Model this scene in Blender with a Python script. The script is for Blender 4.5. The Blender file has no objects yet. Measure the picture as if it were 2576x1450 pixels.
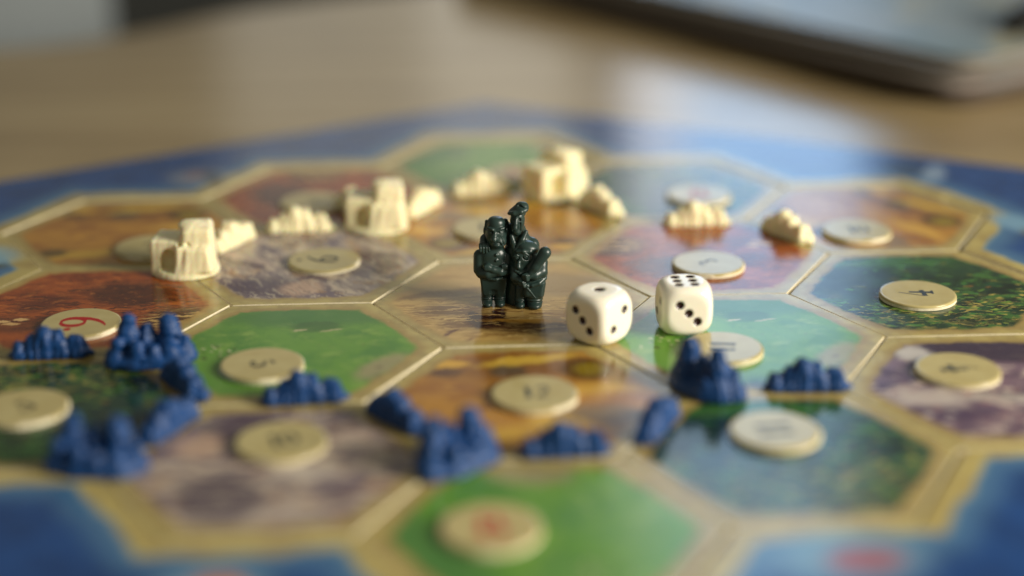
import bpy, bmesh, math, random
import numpy as np
from mathutils import Matrix, Vector, Euler

random.seed(7); np.random.seed(7)
scene = bpy.context.scene
COL = scene.collection
MM = 0.001
S = 0.0456            # side of one hexagon tile in metres
R3 = math.sqrt(3)/2

def lin(r, g, b):
    f = lambda c: (c/255/12.92) if c/255 <= 0.04045 else ((c/255+0.055)/1.055)**2.4
    return (f(r), f(g), f(b), 1.0)

# ------------------------------------------------------------------ camera
CR = Vector((0.99864061, -0.05194425, -0.00432843))
CU = Vector((0.02217252, 0.34817952, 0.93716562))
CF = Vector((0.04717329, 0.93598762, -0.34885794))
CP = Vector((-0.58146378, -11.60837341, 4.41986596))*S
cam = bpy.data.cameras.new('camera'); camo = bpy.data.objects.new('camera', cam); COL.objects.link(camo)
m = Matrix((( CR.x, CU.x, -CF.x, CP.x), (CR.y, CU.y, -CF.y, CP.y), (CR.z, CU.z, -CF.z, CP.z), (0, 0, 0, 1)))
camo.matrix_world = m
cam.sensor_width = 36; cam.lens = 4354.95/2576*36
cam.clip_start = 0.01; cam.clip_end = 50
cam.dof.use_dof = True
cam.dof.focus_distance = (Vector((0.0, -0.13*S, 0.012))-CP).dot(CF)
cam.dof.aperture_fstop = 2.5
cam.dof.aperture_blades = 0
scene.camera = camo

# ------------------------------------------------------------------ world and light
world = bpy.data.worlds.new('World'); scene.world = world; world.use_nodes = True
bg = world.node_tree.nodes['Background']; bg.inputs[0].default_value = (0.50, 0.475, 0.385, 1); bg.inputs[1].default_value = 0.36

def area(name, loc, target, sx, sy, color, power):
    l = bpy.data.lights.new(name, 'AREA'); l.shape = 'RECTANGLE'; l.size = sx; l.size_y = sy
    l.color = color; l.energy = power
    o = bpy.data.objects.new(name, l); COL.objects.link(o); o.location = loc
    o.rotation_euler = (Vector(target)-Vector(loc)).to_track_quat('-Z', 'Y').to_euler()
    return o
# warm daylight window to the right of the board
area('window_light_right', (0.97, -0.50, 0.46), (0, 0, 0), 0.52, 0.44, (1.0, 0.925, 0.79), 22.5)
# windows behind the board: their light mirrors in the varnish (pale curtain, gap, bright pane, blue sky pane)
area('window_light_curtain', (-0.186, 2.25, 0.55), (-0.186, 0, 0.55), 0.333, 0.80, (0.96, 0.94, 0.84), 0.32)
area('window_light_curtain_bright', (0.102, 2.25, 0.55), (0.102, 0, 0.55), 0.243, 0.80, (0.97, 0.94, 0.84), 0.50)
area('window_light_pale_pane', (0.352, 2.25, 0.75), (0.352, 0, 0.75), 0.088, 1.20, (0.84, 0.90, 1.0), 0.80)
area('window_light_blue_pane', (0.556, 2.25, 0.85), (0.556, 0, 0.85), 0.316, 1.40, (0.44, 0.68, 1.0), 4.1)

scene.view_settings.view_transform = 'Standard'; scene.view_settings.look = 'None'
scene.view_settings.exposure = 0.0; scene.view_settings.gamma = 1
scene.cycles.max_bounces = 8
scene.cycles.use_denoising = True

# ------------------------------------------------------------------ node helpers
class NT:
    def __init__(self, name, rough=0.4, spec=0.5, sss=0, coat=0, coat_rough=0.05):
        self.mat = bpy.data.materials.new(name); self.mat.use_nodes = True
        self.t = self.mat.node_tree; self.n = self.t.nodes; self.l = self.t.links
        self.b = self.n['Principled BSDF']
        self.b.inputs['Roughness'].default_value = rough
        self.b.inputs['Specular IOR Level'].default_value = spec
        if coat:
            self.b.inputs['Coat Weight'].default_value = coat; self.b.inputs['Coat Roughness'].default_value = coat_rough
    def new(self, t, **k):
        nd = self.n.new(t)
        for a, v in k.items(): setattr(nd, a, v)
        return nd
    def link(self, a, b): self.l.new(a, b)
    def val(self, sock, v):
        if isinstance(v, bpy.types.NodeSocket): self.link(v, sock)
        else: sock.default_value = v
    def math(self, op, a, b=0.0, c=None, clamp=False):
        n = self.new('ShaderNodeMath', operation=op, use_clamp=clamp)
        self.val(n.inputs[0], a); self.val(n.inputs[1], b)
        if c is not None: self.val(n.inputs[2], c)
        return n.outputs[0]
    def vmath(self, op, a, b=None, scale=None):
        n = self.new('ShaderNodeVectorMath', operation=op)
        self.val(n.inputs[0], a)
        if b is not None: self.val(n.inputs[1], b)
        if scale is not None: self.val(n.inputs[3], scale)
        return n.outputs[1] if op in ('LENGTH', 'DISTANCE', 'DOT_PRODUCT') else n.outputs[0]
    def noise(self, vec, scale, detail=3, rough=0.55, color=False, dist=0.0):
        n = self.new('ShaderNodeTexNoise'); self.val(n.inputs['Vector'], vec)
        n.inputs['Scale'].default_value = scale; n.inputs['Detail'].default_value = detail
        n.inputs['Roughness'].default_value = rough; n.inputs['Distortion'].default_value = dist
        return n.outputs['Color'] if color else n.outputs[0]
    def ramp(self, v, lo, hi, smooth=True):
        n = self.new('ShaderNodeMapRange', interpolation_type='SMOOTHSTEP' if smooth else 'LINEAR')
        self.val(n.inputs[0], v); n.inputs[1].default_value = lo; n.inputs[2].default_value = hi
        return n.outputs[0]
    def mix(self, fac, a, b, blend='MIX'):
        n = self.new('ShaderNodeMix', data_type='RGBA', blend_type=blend)
        self.val(n.inputs[0], fac); self.val(n.inputs[6], a); self.val(n.inputs[7], b)
        return n.outputs[2]
    def mapping(self, vec, loc=(0, 0, 0), rot=0.0, scale=(1, 1, 1), t='TEXTURE'):
        n = self.new('ShaderNodeMapping', vector_type=t); self.val(n.inputs[0], vec)
        n.inputs[1].default_value = loc; n.inputs[2].default_value = (0, 0, math.radians(rot)); n.inputs[3].default_value = scale
        return n.outputs[0]
    def warp(self, vec, scale, amp, detail=2, stretch=None):
        v = vec if stretch is None else self.mapping(vec, scale=stretch, t='POINT')
        c = self.noise(v, scale, detail, color=True)
        d = self.vmath('SCALE', self.vmath('SUBTRACT', c, (0.5, 0.5, 0.5)), scale=amp)
        return self.vmath('ADD', vec, d)
    def blob(self, vec, cx, cy, rx, ry, rot=0, soft=0.3):
        v = self.mapping(vec, (cx, cy, 0), rot, (rx, ry, 1000))
        return self.ramp(self.vmath('LENGTH', v), 1+soft, 1-soft)
    def bump(self, h, strength, dist=0.0002):
        n = self.new('ShaderNodeBump'); n.inputs['Strength'].default_value = strength; n.inputs['Distance'].default_value = dist
        self.val(n.inputs['Height'], h); self.link(n.outputs[0], self.b.inputs['Normal'])
    def color(self, c): self.val(self.b.inputs['Base Color'], c)
    def sss(self, w, radius, scale):
        self.b.inputs['Subsurface Weight'].default_value = w
        self.b.inputs['Subsurface Radius'].default_value = radius; self.b.inputs['Subsurface Scale'].default_value = scale

def local(nt, k):    # object coordinates scaled so that 1 = k metres
    tc = nt.new('ShaderNodeTexCoord')
    return nt.vmath('SCALE', tc.outputs['Object'], scale=1.0/k)

SAND = lin(184, 168, 104)
def hexdist(nt, v, cx=0.0, cy=0.0):
    s = nt.new('ShaderNodeSeparateXYZ'); nt.link(v, s.inputs[0])
    ax = nt.math('ABSOLUTE', nt.math('SUBTRACT', s.outputs[0], cx)); ay = nt.math('ABSOLUTE', nt.math('SUBTRACT', s.outputs[1], cy))
    d2 = nt.math('ADD', nt.math('MULTIPLY', ax, R3), nt.math('MULTIPLY', ay, 0.5))
    return nt.math('DIVIDE', nt.math('MAXIMUM', ay, d2), R3)     # 1 on the tile's edge

def terrain(name, base, layers, edge=0.83, tint=None):
    """painted cardboard: sand border with a ragged painted field made of blobs and strokes"""
    nt = NT(name, rough=0.16, spec=0.42)
    p = local(nt, S)
    w1 = nt.warp(p, 3.2, 0.17, 3); w2 = nt.warp(w1, 14, 0.07, 3)
    col = base
    for L in layers:
        k = L[0]
        if k == 'blob':
            _, cx, cy, rx, ry, rot, soft, c, al = L
            msk = nt.blob(w2, cx, cy, rx, ry, rot, soft)
        elif k == 'crisp':
            _, cx, cy, rx, ry, rot, soft, c, al = L
            msk = nt.blob(nt.warp(p, 30, 0.05, 3), cx, cy, rx, ry, rot, soft)
        elif k == 'noise':   # ('noise', scale, (stretch), rot, lo, hi, color, alpha)
            _, sc, st, rot, lo, hi, c, al = L
            v = nt.mapping(w1, rot=rot, scale=st, t='POINT')
            msk = nt.ramp(nt.noise(v, sc, 4, 0.6, dist=0.3), lo, hi)
        elif k == 'cells':   # leaf or stone dabs inside an optional blob
            _, sc, st, rot, lo, hi, c, al, area_ = L
            v = nt.mapping(w2, rot=rot, scale=st, t='POINT')
            n = nt.new('ShaderNodeTexVoronoi'); nt.link(v, n.inputs['Vector']); n.inputs['Scale'].default_value = sc
            msk = nt.ramp(n.outputs['Distance'], hi, lo)
            sep = nt.new('ShaderNodeSeparateColor'); nt.link(n.outputs['Color'], sep.inputs[0])
            msk = nt.math('MULTIPLY', msk, nt.ramp(sep.outputs[0], 0.35, 0.75))
            if area_: msk = nt.math('MULTIPLY', msk, nt.blob(w1, *area_))
        elif k == 'strokes':  # fine dark or light strokes inside a blob
            _, sc, st, rot, lo, hi, c, al, area_ = L
            v = nt.mapping(nt.warp(p, 9, 0.12, 2), rot=rot, scale=st, t='POINT')
            msk = nt.ramp(nt.noise(v, sc, 2, 0.5), lo, hi)
            if area_: msk = nt.math('MULTIPLY', msk, nt.blob(w1, *area_))
        col = nt.mix(nt.math('MULTIPLY', msk, al), col, c)
    hd = hexdist(nt, p)
    rag = nt.math('SUBTRACT', nt.noise(p, 7, 4, 0.6), 0.5)
    rnd = nt.vmath('LENGTH', p)
    shape = nt.math('ADD', nt.math('MULTIPLY', hd, 0.72), nt.math('MULTIPLY', rnd, 0.28))
    shape = nt.math('ADD', shape, nt.math('MULTIPLY', rag, 0.10))
    inner = nt.ramp(shape, edge+0.02, edge-0.035)
    sand = nt.mix(nt.ramp(nt.noise(p, 5, 4, 0.6), 0.35, 0.7), SAND, lin(154, 138, 88))
    sand = nt.mix(nt.math('MULTIPLY', nt.ramp(shape, edge+0.10, edge), 0.55), sand, tint or lin(150, 118, 66))
    wear = nt.math('MULTIPLY', nt.ramp(hd, 0.978, 0.99), nt.ramp(nt.noise(p, 16, 4, 0.7), 0.60, 0.66))
    sand = nt.mix(nt.math('MULTIPLY', wear, 0.85), sand, lin(232, 222, 196))
    nt.color(nt.mix(inner, sand, col))
    smudge = nt.math('ADD', nt.math('MULTIPLY', nt.ramp(nt.noise(p, 1.7, 5, 0.65), 0.35, 0.75), 0.10), 0.135)
    dust = nt.ramp(nt.noise(p, 60, 2), 0.70, 0.76)
    nt.val(nt.b.inputs['Roughness'], nt.math('ADD', smudge, nt.math('MULTIPLY', dust, 0.25)))
    nt.bump(nt.noise(p, 2.2, 2), 0.10, 0.0006)
    return nt.mat

def W(*a): return lin(*a)
M = {}
M['pasture'] = terrain('pasture_print', W(100, 150, 54), [
    ('noise', 2.6, (1, 1, 1), 0, 0.42, 0.66, W(76, 130, 54), 0.9),
    ('noise', 5, (1, 1.6, 1), 20, 0.5, 0.72, W(136, 170, 78), 0.8),
    ('blob', 0.1, 0.62, 0.7, 0.2, 0, 0.5, W(62, 112, 58), 0.7),
    ('noise', 16, (1, 2.2, 1), 10, 0.5, 0.75, W(70, 116, 50), 0.45),
    ('crisp', 0.13, 0.42, 0.17, 0.10, 5, 0.25, W(56, 94, 46), 0.6),
    ('crisp', 0.02, 0.36, 0.05, 0.018, 10, 0.3, W(190, 184, 140), 0.8),
    ('crisp', 0.24, 0.35, 0.08, 0.018, 18, 0.3, W(180, 176, 128), 0.7),
    ('cells', 14, (1, 1.3, 1), 0, 0.15, 0.42, W(60, 56, 34), 0.9, (-0.55, 0.0, 0.24, 0.13, 20, 0.3)),
    ('cells', 17, (1, 1.3, 1), 7, 0.10, 0.30, W(222, 214, 176), 0.95, (-0.56, 0.01, 0.22, 0.12, 20, 0.3)),
    ('blob', 0.60, -0.30, 0.10, 0.24, -38, 0.4, W(160, 146, 112), 0.8),
    ('cells', 12, (1, 1, 1), 0, 0.1, 0.4, W(110, 92, 80), 0.8, (0.60, -0.30, 0.14, 0.28, -38, 0.3)),
    ('cells', 12, (1, 1, 1), 0, 0.05, 0.2, W(96, 90, 56), 0.7, (0.25, 0.05, 0.25, 0.12, 0, 0.5)),
], 0.84)
M['hills'] = terrain('hills_print', W(160, 80, 32), [
    ('noise', 2.4, (1, 1.8, 1), 15, 0.42, 0.62, W(120, 52, 24), 0.9),
    ('noise', 4.5, (1, 2.4, 1), -20, 0.52, 0.66, W(196, 108, 44), 0.75),
    ('blob', 0.25, 0.25, 0.34, 0.26, -20, 0.35, W(66, 32, 24), 0.85),
    ('blob', -0.35, 0.1, 0.22, 0.14, 30, 0.4, W(84, 38, 24), 0.7),
    ('noise', 11, (1, 3, 1), 25, 0.55, 0.68, W(206, 128, 60), 0.45),
    ('blob', 0.70, -0.28, 0.28, 0.24, 10, 0.4, W(72, 50, 28), 0.85),
    ('blob', -0.55, -0.30, 0.35, 0.16, 0, 0.4, W(78, 42, 26), 0.7),
    ('strokes', 10, (0.35, 3.2, 1), 35, 0.56, 0.62, W(206, 170, 104), 0.85, (0.70, -0.28, 0.28, 0.22, 0, 0.4)),
    ('strokes', 11, (0.35, 3.2, 1), -48, 0.57, 0.62, W(214, 176, 110), 0.7, (0.70, -0.28, 0.26, 0.2, 0, 0.4)),
    ('strokes', 12, (0.5, 3.0, 1), 12, 0.52, 0.6, W(60, 30, 20), 0.7, (0.1, 0.1, 0.8, 0.6, 0, 0.4)),
    ('crisp', -0.44, -0.20, 0.05, 0.025, 0, 0.3, W(220, 180, 120), 0.9),
    ('crisp', -0.56, -0.23, 0.05, 0.025, 0, 0.3, W(220, 180, 120), 0.9),
    ('crisp', -0.49, -0.28, 0.06, 0.025, 0, 0.3, W(214, 172, 112), 0.9),
], 0.85, lin(170, 120, 50))
M['mountains'] = terrain('mountains_print', W(160, 144, 136), [
    ('noise', 2.4, (1, 1.8, 1), 12, 0.42, 0.56, W(102, 86, 100), 0.92),
    ('noise', 5.0, (1, 2.4, 1), -18, 0.5, 0.60, W(204, 186, 164), 0.9),
    ('noise', 3.4, (1, 2.0, 1), 30, 0.54, 0.64, W(164, 126, 84), 0.7),
    ('blob', -0.32, 0.50, 0.30, 0.22, 30, 0.4, W(74, 58, 78), 0.9),
    ('crisp', -0.46, 0.29, 0.14, 0.16, 0, 0.4, W(196, 164, 140), 0.85),
    ('blob', 0.21, -0.12, 0.24, 0.10, -10, 0.4, W(206, 194, 180), 0.8),
    ('blob', -0.15, -0.60, 0.45, 0.09, 8, 0.5, W(196, 182, 170), 0.8),
    ('blob', 0.36, -0.30, 0.13, 0.15, 0, 0.4, W(92, 76, 96), 0.85),
    ('blob', -0.28, -0.38, 0.24, 0.3, 12, 0.3, W(74, 62, 80), 0.85),
    ('blob', 0.35, 0.45, 0.30, 0.06, 25, 0.4, W(98, 74, 78), 0.8),
    ('blob', 0.40, 0.36, 0.30, 0.05, 25, 0.4, W(196, 172, 156), 0.8),
    ('strokes', 9, (0.5, 4.0, 1), 20, 0.54, 0.62, W(96, 78, 74), 0.45, None),
    ('strokes', 7, (0.6, 4.0, 1), -30, 0.55, 0.62, W(196, 184, 162), 0.45, None),
    ('cells', 7, (1, 2.4, 1), 20, 0.1, 0.35, W(70, 66, 70), 0.7, (-0.3, -0.42, 0.5, 0.26, 0, 0.4)),
], 0.84, lin(152, 124, 76))
M['purple_mountains'] = terrain('purple_mountains_print', W(120, 98, 112), [
    ('noise', 3.2, (1, 1.7, 1), 0, 0.42, 0.6, W(84, 66, 86), 0.95),
    ('noise', 6, (1, 1.8, 1), -18, 0.52, 0.62, W(196, 178, 166), 0.95),
    ('blob', 0.25, 0.60, 0.66, 0.22, -4, 0.3, W(60, 48, 66), 0.95),
    ('blob', -0.40, -0.36, 0.28, 0.12, 0, 0.4, W(76, 58, 84), 0.9),
    ('crisp', -0.40, 0.56, 0.12, 0.12, 0, 0.4, W(196, 190, 184), 0.9),
    ('blob', -0.50, -0.14, 0.22, 0.14, 0, 0.5, W(192, 180, 172), 0.85),
    ('blob', 0.1, -0.18, 0.6, 0.06, -8, 0.5, W(176, 166, 156), 0.85),
    ('cells', 9, (1, 1.6, 1), 0, 0.1, 0.4, W(152, 104, 104), 0.8, (0, -0.2, 0.9, 0.6, 0, 0.3)),
    ('cells', 7, (1, 1.6, 1), 30, 0.1, 0.36, W(214, 202, 192), 0.8, (0, -0.3, 0.9, 0.5, 0, 0.3)),
], 0.83, lin(146, 116, 60))
M['fields'] = terrain('fields_print', W(178, 128, 52), [
    ('noise', 2.4, (1, 1.8, 1), 10, 0.44, 0.6, W(148, 98, 44), 0.85),
    ('blob', -0.05, 0.52, 0.5, 0.24, 8, 0.4, W(128, 84, 38), 0.85),
    ('blob', 0.05, 0.62, 0.34, 0.07, 14, 0.4, W(206, 170, 66), 0.9),
    ('crisp', -0.49, 0.58, 0.15, 0.065, 0, 0.35, W(212, 166, 60), 0.95),
    ('crisp', -0.50, 0.44, 0.11, 0.07, 0, 0.35, W(88, 58, 40), 0.9),
    ('blob', -0.09, 0.44, 0.13, 0.11, 0, 0.35, W(84, 74, 60), 0.8),
    ('cells', 7.5, (1, 1.5, 1), 0, 0.12, 0.42, W(112, 66, 42), 0.85, (-0.38, 0.16, 0.34, 0.34, 0, 0.3)),
    ('cells', 6.0, (1, 1.8, 1), 9, 0.10, 0.42, W(206, 152, 60), 0.85, (-0.30, 0.12, 0.40, 0.34, 0, 0.3)),
    ('crisp', 0.42, 0.44, 0.17, 0.17, 0, 0.3, W(82, 56, 26), 0.85),
    ('crisp', 0.44, 0.44, 0.10, 0.10, 0, 0.5, W(150, 128, 34), 0.9),
    ('blob', 0.45, 0.12, 0.28, 0.08, 0, 0.5, W(214, 170, 74), 0.8),
    ('blob', 0.17, -0.35, 0.20, 0.10, -10, 0.5, W(216, 178, 84), 0.85),
    ('blob', 0.46, -0.26, 0.34, 0.12, -14, 0.5, W(128, 108, 76), 0.8),
    ('blob', -0.30, -0.52, 0.36, 0.09, 14, 0.4, W(204, 164, 62), 0.85),
    ('blob', -0.52, -0.50, 0.16, 0.10, 30, 0.4, W(84, 66, 32), 0.85),
    ('blob', 0.25, -0.60, 0.22, 0.09, -12, 0.4, W(86, 84, 62), 0.8),
], 0.85, lin(150, 116, 54))
M['forest'] = terrain('forest_print', W(38, 64, 40), [
    ('noise', 2.6, (1, 1.4, 1), 0, 0.42, 0.58, W(20, 36, 24), 0.95),
    ('noise', 5, (1, 1.8, 1), 20, 0.50, 0.60, W(64, 104, 48), 0.95),
    ('blob', -0.5, 0.3, 0.38, 0.42, 0, 0.5, W(26, 50, 52), 0.8),
    ('blob', -0.15, 0.62, 0.6, 0.10, 0, 0.5, W(60, 110, 50), 0.75),
    ('cells', 4, (1, 1.8, 1), 15, 0.12, 0.46, W(20, 60, 44), 0.85, None),
    ('cells', 5, (1, 1.8, 1), 55, 0.12, 0.44, W(96, 96, 44), 0.55, None),
    ('cells', 7, (1, 1.8, 1), -25, 0.10, 0.40, W(70, 126, 58), 0.85, None),
    ('cells', 7, (1, 2.2, 1), 20, 0.10, 0.42, W(120, 152, 56), 0.85, (0.05, -0.38, 0.85, 0.40, 0, 0.5)),
    ('cells', 12, (1, 1.8, 1), -10, 0.10, 0.40, W(20, 46, 28), 0.9, None),
    ('cells', 9, (1, 2.2, 1), 50, 0.08, 0.34, W(200, 176, 88), 0.85, (0.50, -0.20, 0.45, 0.45, 0, 0.5)),
    ('cells', 6, (1, 1.6, 1), 10, 0.05, 0.30, W(136, 94, 40), 0.8, (0.2, 0.2, 0.8, 0.6, 0, 0.5)),
    ('cells', 12, (1, 2.4, 1), 30, 0.08, 0.34, W(150, 172, 70), 0.8, (0.0, -0.45, 0.9, 0.34, 0, 0.4)),
    ('strokes', 13, (0.6, 3.6, 1), 25, 0.58, 0.64, W(182, 160, 84), 0.75, (0.1, -0.5, 0.8, 0.3, 0, 0.4)),
], 0.845, lin(140, 108, 58))
M['desert'] = terrain('desert_print', W(188, 156, 92), [
    ('noise', 2.0, (1, 2.6, 1), 6, 0.44, 0.66, W(158, 122, 66), 0.8),
    ('noise', 4.5, (1, 3.4, 1), -10, 0.5, 0.66, W(198, 164, 96), 0.75),
    ('blob', 0.45, 0.28, 0.42, 0.26, -8, 0.5, W(140, 120, 86), 0.7),
    ('blob', -0.42, -0.16, 0.26, 0.13, 4, 0.4, W(92, 64, 40), 0.85),
    ('blob', -0.5, 0.16, 0.34, 0.07, 14, 0.4, W(116, 88, 50), 0.7),
    ('crisp', -0.20, -0.40, 0.16, 0.15, 24, 0.25, W(52, 26, 20), 1.0),
    ('crisp', -0.11, -0.27, 0.05, 0.14, -10, 0.25, W(50, 24, 20), 1.0),
    ('crisp', -0.28, -0.30, 0.04, 0.10, 14, 0.25, W(54, 28, 22), 1.0),
    ('blob', 0.16, -0.54, 0.36, 0.09, -4, 0.4, W(84, 48, 30), 0.9),
    ('blob', 0.10, -0.42, 0.30, 0.04, -10, 0.4, W(206, 152, 60), 0.8),
    ('blob', 0.55, -0.30, 0.42, 0.10, 4, 0.5, W(132, 92, 50), 0.7),
    ('crisp', -0.42, -0.46, 0.12, 0.09, 0, 0.5, W(110, 76, 46), 0.8),
    ('strokes', 8, (0.5, 5.0, 1), 10, 0.54, 0.62, W(116, 78, 40), 0.7, (0, -0.25, 0.9, 0.5, 0, 0.4)),
    ('strokes', 9, (0.5, 5.0, 1), -14, 0.57, 0.64, W(222, 188, 120), 0.7, (0, -0.35, 0.9, 0.45, 0, 0.4)),
    ('crisp', -0.66, -0.60, 0.012, 0.075, -30, 0.3, W(90, 52, 36), 0.9),
    ('crisp', -0.63, -0.56, 0.05, 0.012, 30, 0.3, W(90, 52, 36), 0.9),
    ('crisp', -0.47, -0.62, 0.016, 0.09, -40, 0.3, W(92, 52, 36), 0.9),
    ('crisp', -0.43, -0.56, 0.06, 0.014, 25, 0.3, W(92, 52, 36), 0.9),
    ('crisp', -0.34, -0.74, 0.014, 0.06, -50, 0.3, W(110, 66, 44), 0.8),
], 0.87, lin(170, 138, 76))

def simple(name, c, rough=0.5, spec=0.5, var=0.0, vscale=300):
    nt = NT(name, rough, spec)
    if var:
        tc = nt.new('ShaderNodeTexCoord')
        n = nt.noise(tc.outputs['Object'], vscale, 3)
        dark = tuple(x*(1-var) for x in c[:3])+(1,)
        nt.color(nt.mix(nt.ramp(n, 0.3, 0.7), c, dark)); nt.bump(n, 0.25, 0.00008)
    else: nt.color(c)
    return nt.mat
M['card'] = simple('cut_cardboard', lin(236, 226, 196), 0.8, 0.2, 0.18, 900)
M['token'] = None
def token_mat():
    nt = NT('printed_token_face', 0.17, 0.42)
    p = local(nt, 0.0125)
    c = nt.mix(nt.ramp(nt.noise(p, 1.5, 4), 0.3, 0.75), lin(190, 177, 126), lin(180, 165, 112))
    nt.color(c); nt.bump(nt.noise(p, 3, 2), 0.08, 0.0003)
    return nt.mat
M['token'] = token_mat()
M['ink'] = simple('black_ink', lin(38, 42, 34), 0.3, 0.35)
M['red_ink'] = simple('red_ink', lin(172, 22, 22), 0.3, 0.35)

def plastic(name, c, rough, sssw=0.0, rad=(1, 1, 1), scale=0.001, var=0.0, noise_scale=400):
    nt = NT(name, rough, 0.5)
    tc = nt.new('ShaderNodeTexCoord')
    n = nt.noise(tc.outputs['Object'], noise_scale, 3)
    if var:
        dark = tuple(x*(1-var) for x in c[:3])+(1,)
        nt.color(nt.mix(nt.ramp(n, 0.3, 0.7), c, dark))
    else: nt.color(c)
    nt.b.inputs['Roughness'].default_value = rough
    nt.bump(n, 0.15, 0.0001)
    if sssw: nt.sss(sssw, rad, scale)
    return nt.mat
M['blue'] = plastic('blue_plastic', lin(5, 64, 124), 0.5, 0, var=0.2)
M['ivory'] = plastic('ivory_plastic', lin(250, 238, 196), 0.55, 0.55, (1.0, 0.55, 0.22), 0.0024, var=0.05)
M['dark_green'] = plastic('dark_green_plastic', lin(42, 61, 57), 0.33, 0, var=0.12, noise_scale=250)
M['die'] = plastic('die_ivory', lin(252, 245, 226), 0.16, 0.16, (1.0, 0.6, 0.3), 0.0011)
M['pip'] = plastic('pip_paint', lin(46, 20, 22), 0.12)

# sea frame print: distance to the nearest tiles gives beach, shallows and deep water
def sea_mat():
    nt = NT('sea_frame_print', 0.15, 0.42)
    uv = nt.new('ShaderNodeUVMap'); uv.uv_map = 'board'
    p = nt.vmath('SCALE', nt.vmath('SUBTRACT', uv.outputs[0], (0.5, 0.5, 0)), scale=20.0)
    q = nt.warp(p, 1.6, 0.22, 4)
    cs = []
    for k in range(6):
        a = math.radians(60*k+30); b = math.radians(60*k+90)
        A = Vector((math.cos(a), math.sin(a)))*4*R3; B = Vector((math.cos(b), math.sin(b)))*4*R3
        cs += [A, (A+B)/2]
    d = None
    for c in cs:
        h = hexdist(nt, q, c.x, c.y)
        d = h if d is None else nt.math('MINIMUM', d, h)
    w = nt.noise(p, 3, 5, 0.6)
    deep = nt.mix(nt.ramp(w, 0.35, 0.7), lin(26, 70, 132), lin(19, 55, 108))
    wave = nt.noise(nt.mapping(p, scale=(1, 3, 1), t='POINT'), 9, 3)
    deep = nt.mix(nt.math('MULTIPLY', nt.ramp(wave, 0.5, 0.75), 0.35), deep, lin(64, 108, 158))
    c = nt.mix(nt.ramp(d, 1.52, 1.22), deep, lin(72, 112, 150))
    c = nt.mix(nt.ramp(d, 1.235, 1.19), c, lin(120, 146, 152))
    sand = nt.mix(nt.ramp(nt.noise(p, 4, 4), 0.35, 0.7), SAND, lin(158, 138, 84))
    c = nt.mix(nt.ramp(d, 1.205, 1.165), c, sand)
    def b(cx, cy, rx, ry, rot, soft, colr, al):
        nonlocal c
        c = nt.mix(nt.math('MULTIPLY', nt.blob(q, cx, cy, rx, ry, rot, soft), al), c, colr)
    b(-2.60, 3.20, 0.26, 0.24, 0, 0.5, lin(140, 150, 160), 0.6); b(-2.62, 3.24, 0.11, 0.11, 0, 0.6, lin(140, 92, 76), 0.6); b(-2.48, 3.16, 0.08, 0.2, 20, 0.4, lin(60, 70, 84), 0.8)
    b(3.68, 3.02, 0.18, 0.22, 0, 0.4, lin(36, 62, 92), 0.9); b(3.90, 2.90, 0.10, 0.26, -20, 0.4, lin(150, 172, 192), 0.7)
    b(1.55, -3.85, 0.40, 0.26, 0, 0.5, lin(120, 158, 178), 0.8); b(1.62, -3.88, 0.20, 0.12, 0, 0.5, lin(170, 62, 58), 0.7)
    b(-1.70, -3.95, 0.30, 0.2, 0, 0.5, lin(120, 158, 178), 0.8); b(-1.68, -3.92, 0.16, 0.10, 0, 0.4, lin(196, 120, 60), 0.9)
    b(-4.0, 1.15, 0.25, 0.25, 0, 0.4, lin(140, 176, 190), 0.8); b(-3.95, 0.9, 0.2, 0.06, 20, 0.4, lin(70, 80, 70), 0.8)
    b(4.20, 1.45, 0.16, 0.30, 20, 0.4, lin(120, 160, 186), 0.9); b(4.28, 1.15, 0.12, 0.2, 30, 0.4, lin(90, 76, 46), 0.8)
    nt.color(c)
    nt.bump(nt.noise(p, 1.5, 2), 0.10, 0.0006)
    return nt.mat
M['sea'] = sea_mat()

def wood_mat():
    nt = NT('pale_oak', 0.20, 0.5)
    tc = nt.new('ShaderNodeTexCoord'); p = tc.outputs['Object']
    v = nt.mapping(p, rot=8, scale=(1.2, 14, 1), t='POINT')
    g = nt.noise(v, 3.0, 5, 0.6, dist=0.6)
    fine = nt.noise(nt.mapping(p, rot=8, scale=(6, 160, 1), t='POINT'), 3, 3)
    c = nt.mix(nt.ramp(g, 0.3, 0.72), lin(176, 156, 116), lin(148, 126, 88))
    c = nt.mix(nt.math('MULTIPLY', nt.ramp(fine, 0.45, 0.75), 0.25), c, lin(110, 90, 60))
    c = nt.mix(nt.ramp(nt.noise(p, 5, 3), 0.4, 0.75), c, lin(140, 120, 84))
    nt.color(c); nt.bump(fine, 0.2, 0.0002)
    return nt.mat
M['wood'] = wood_mat()

# ------------------------------------------------------------------ object helpers
def link(me, name, mats, parent=None, loc=(0, 0, 0), rz=0.0, smooth=False):
    o = bpy.data.objects.new(name, me); COL.objects.link(o)
    for mt in (mats if isinstance(mats, (list, tuple)) else [mats]):
        if mt.name not in [x.name for x in me.materials if x]: me.materials.append(mt)
    if parent: o.parent = parent
    o.location = loc; o.rotation_euler = (0, 0, rz)
    if smooth:
        me.polygons.foreach_set('use_smooth', [True]*len(me.polygons))
    return o
def empty(name, loc, label, cat, group=None, rz=0.0):
    o = bpy.data.objects.new(name, None); COL.objects.link(o); o.empty_display_size = 0.01
    o.location = loc; o.rotation_euler = (0, 0, rz); tag(o, label, cat, group); return o
def tag(o, label, cat, group=None):
    o['label'] = label; o['category'] = cat
    if group: o['group'] = group
def from_bm(bm, name):
    me = bpy.data.meshes.new(name); bmesh.ops.recalc_face_normals(bm, faces=bm.faces); bm.to_mesh(me); bm.free(); return me
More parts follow.
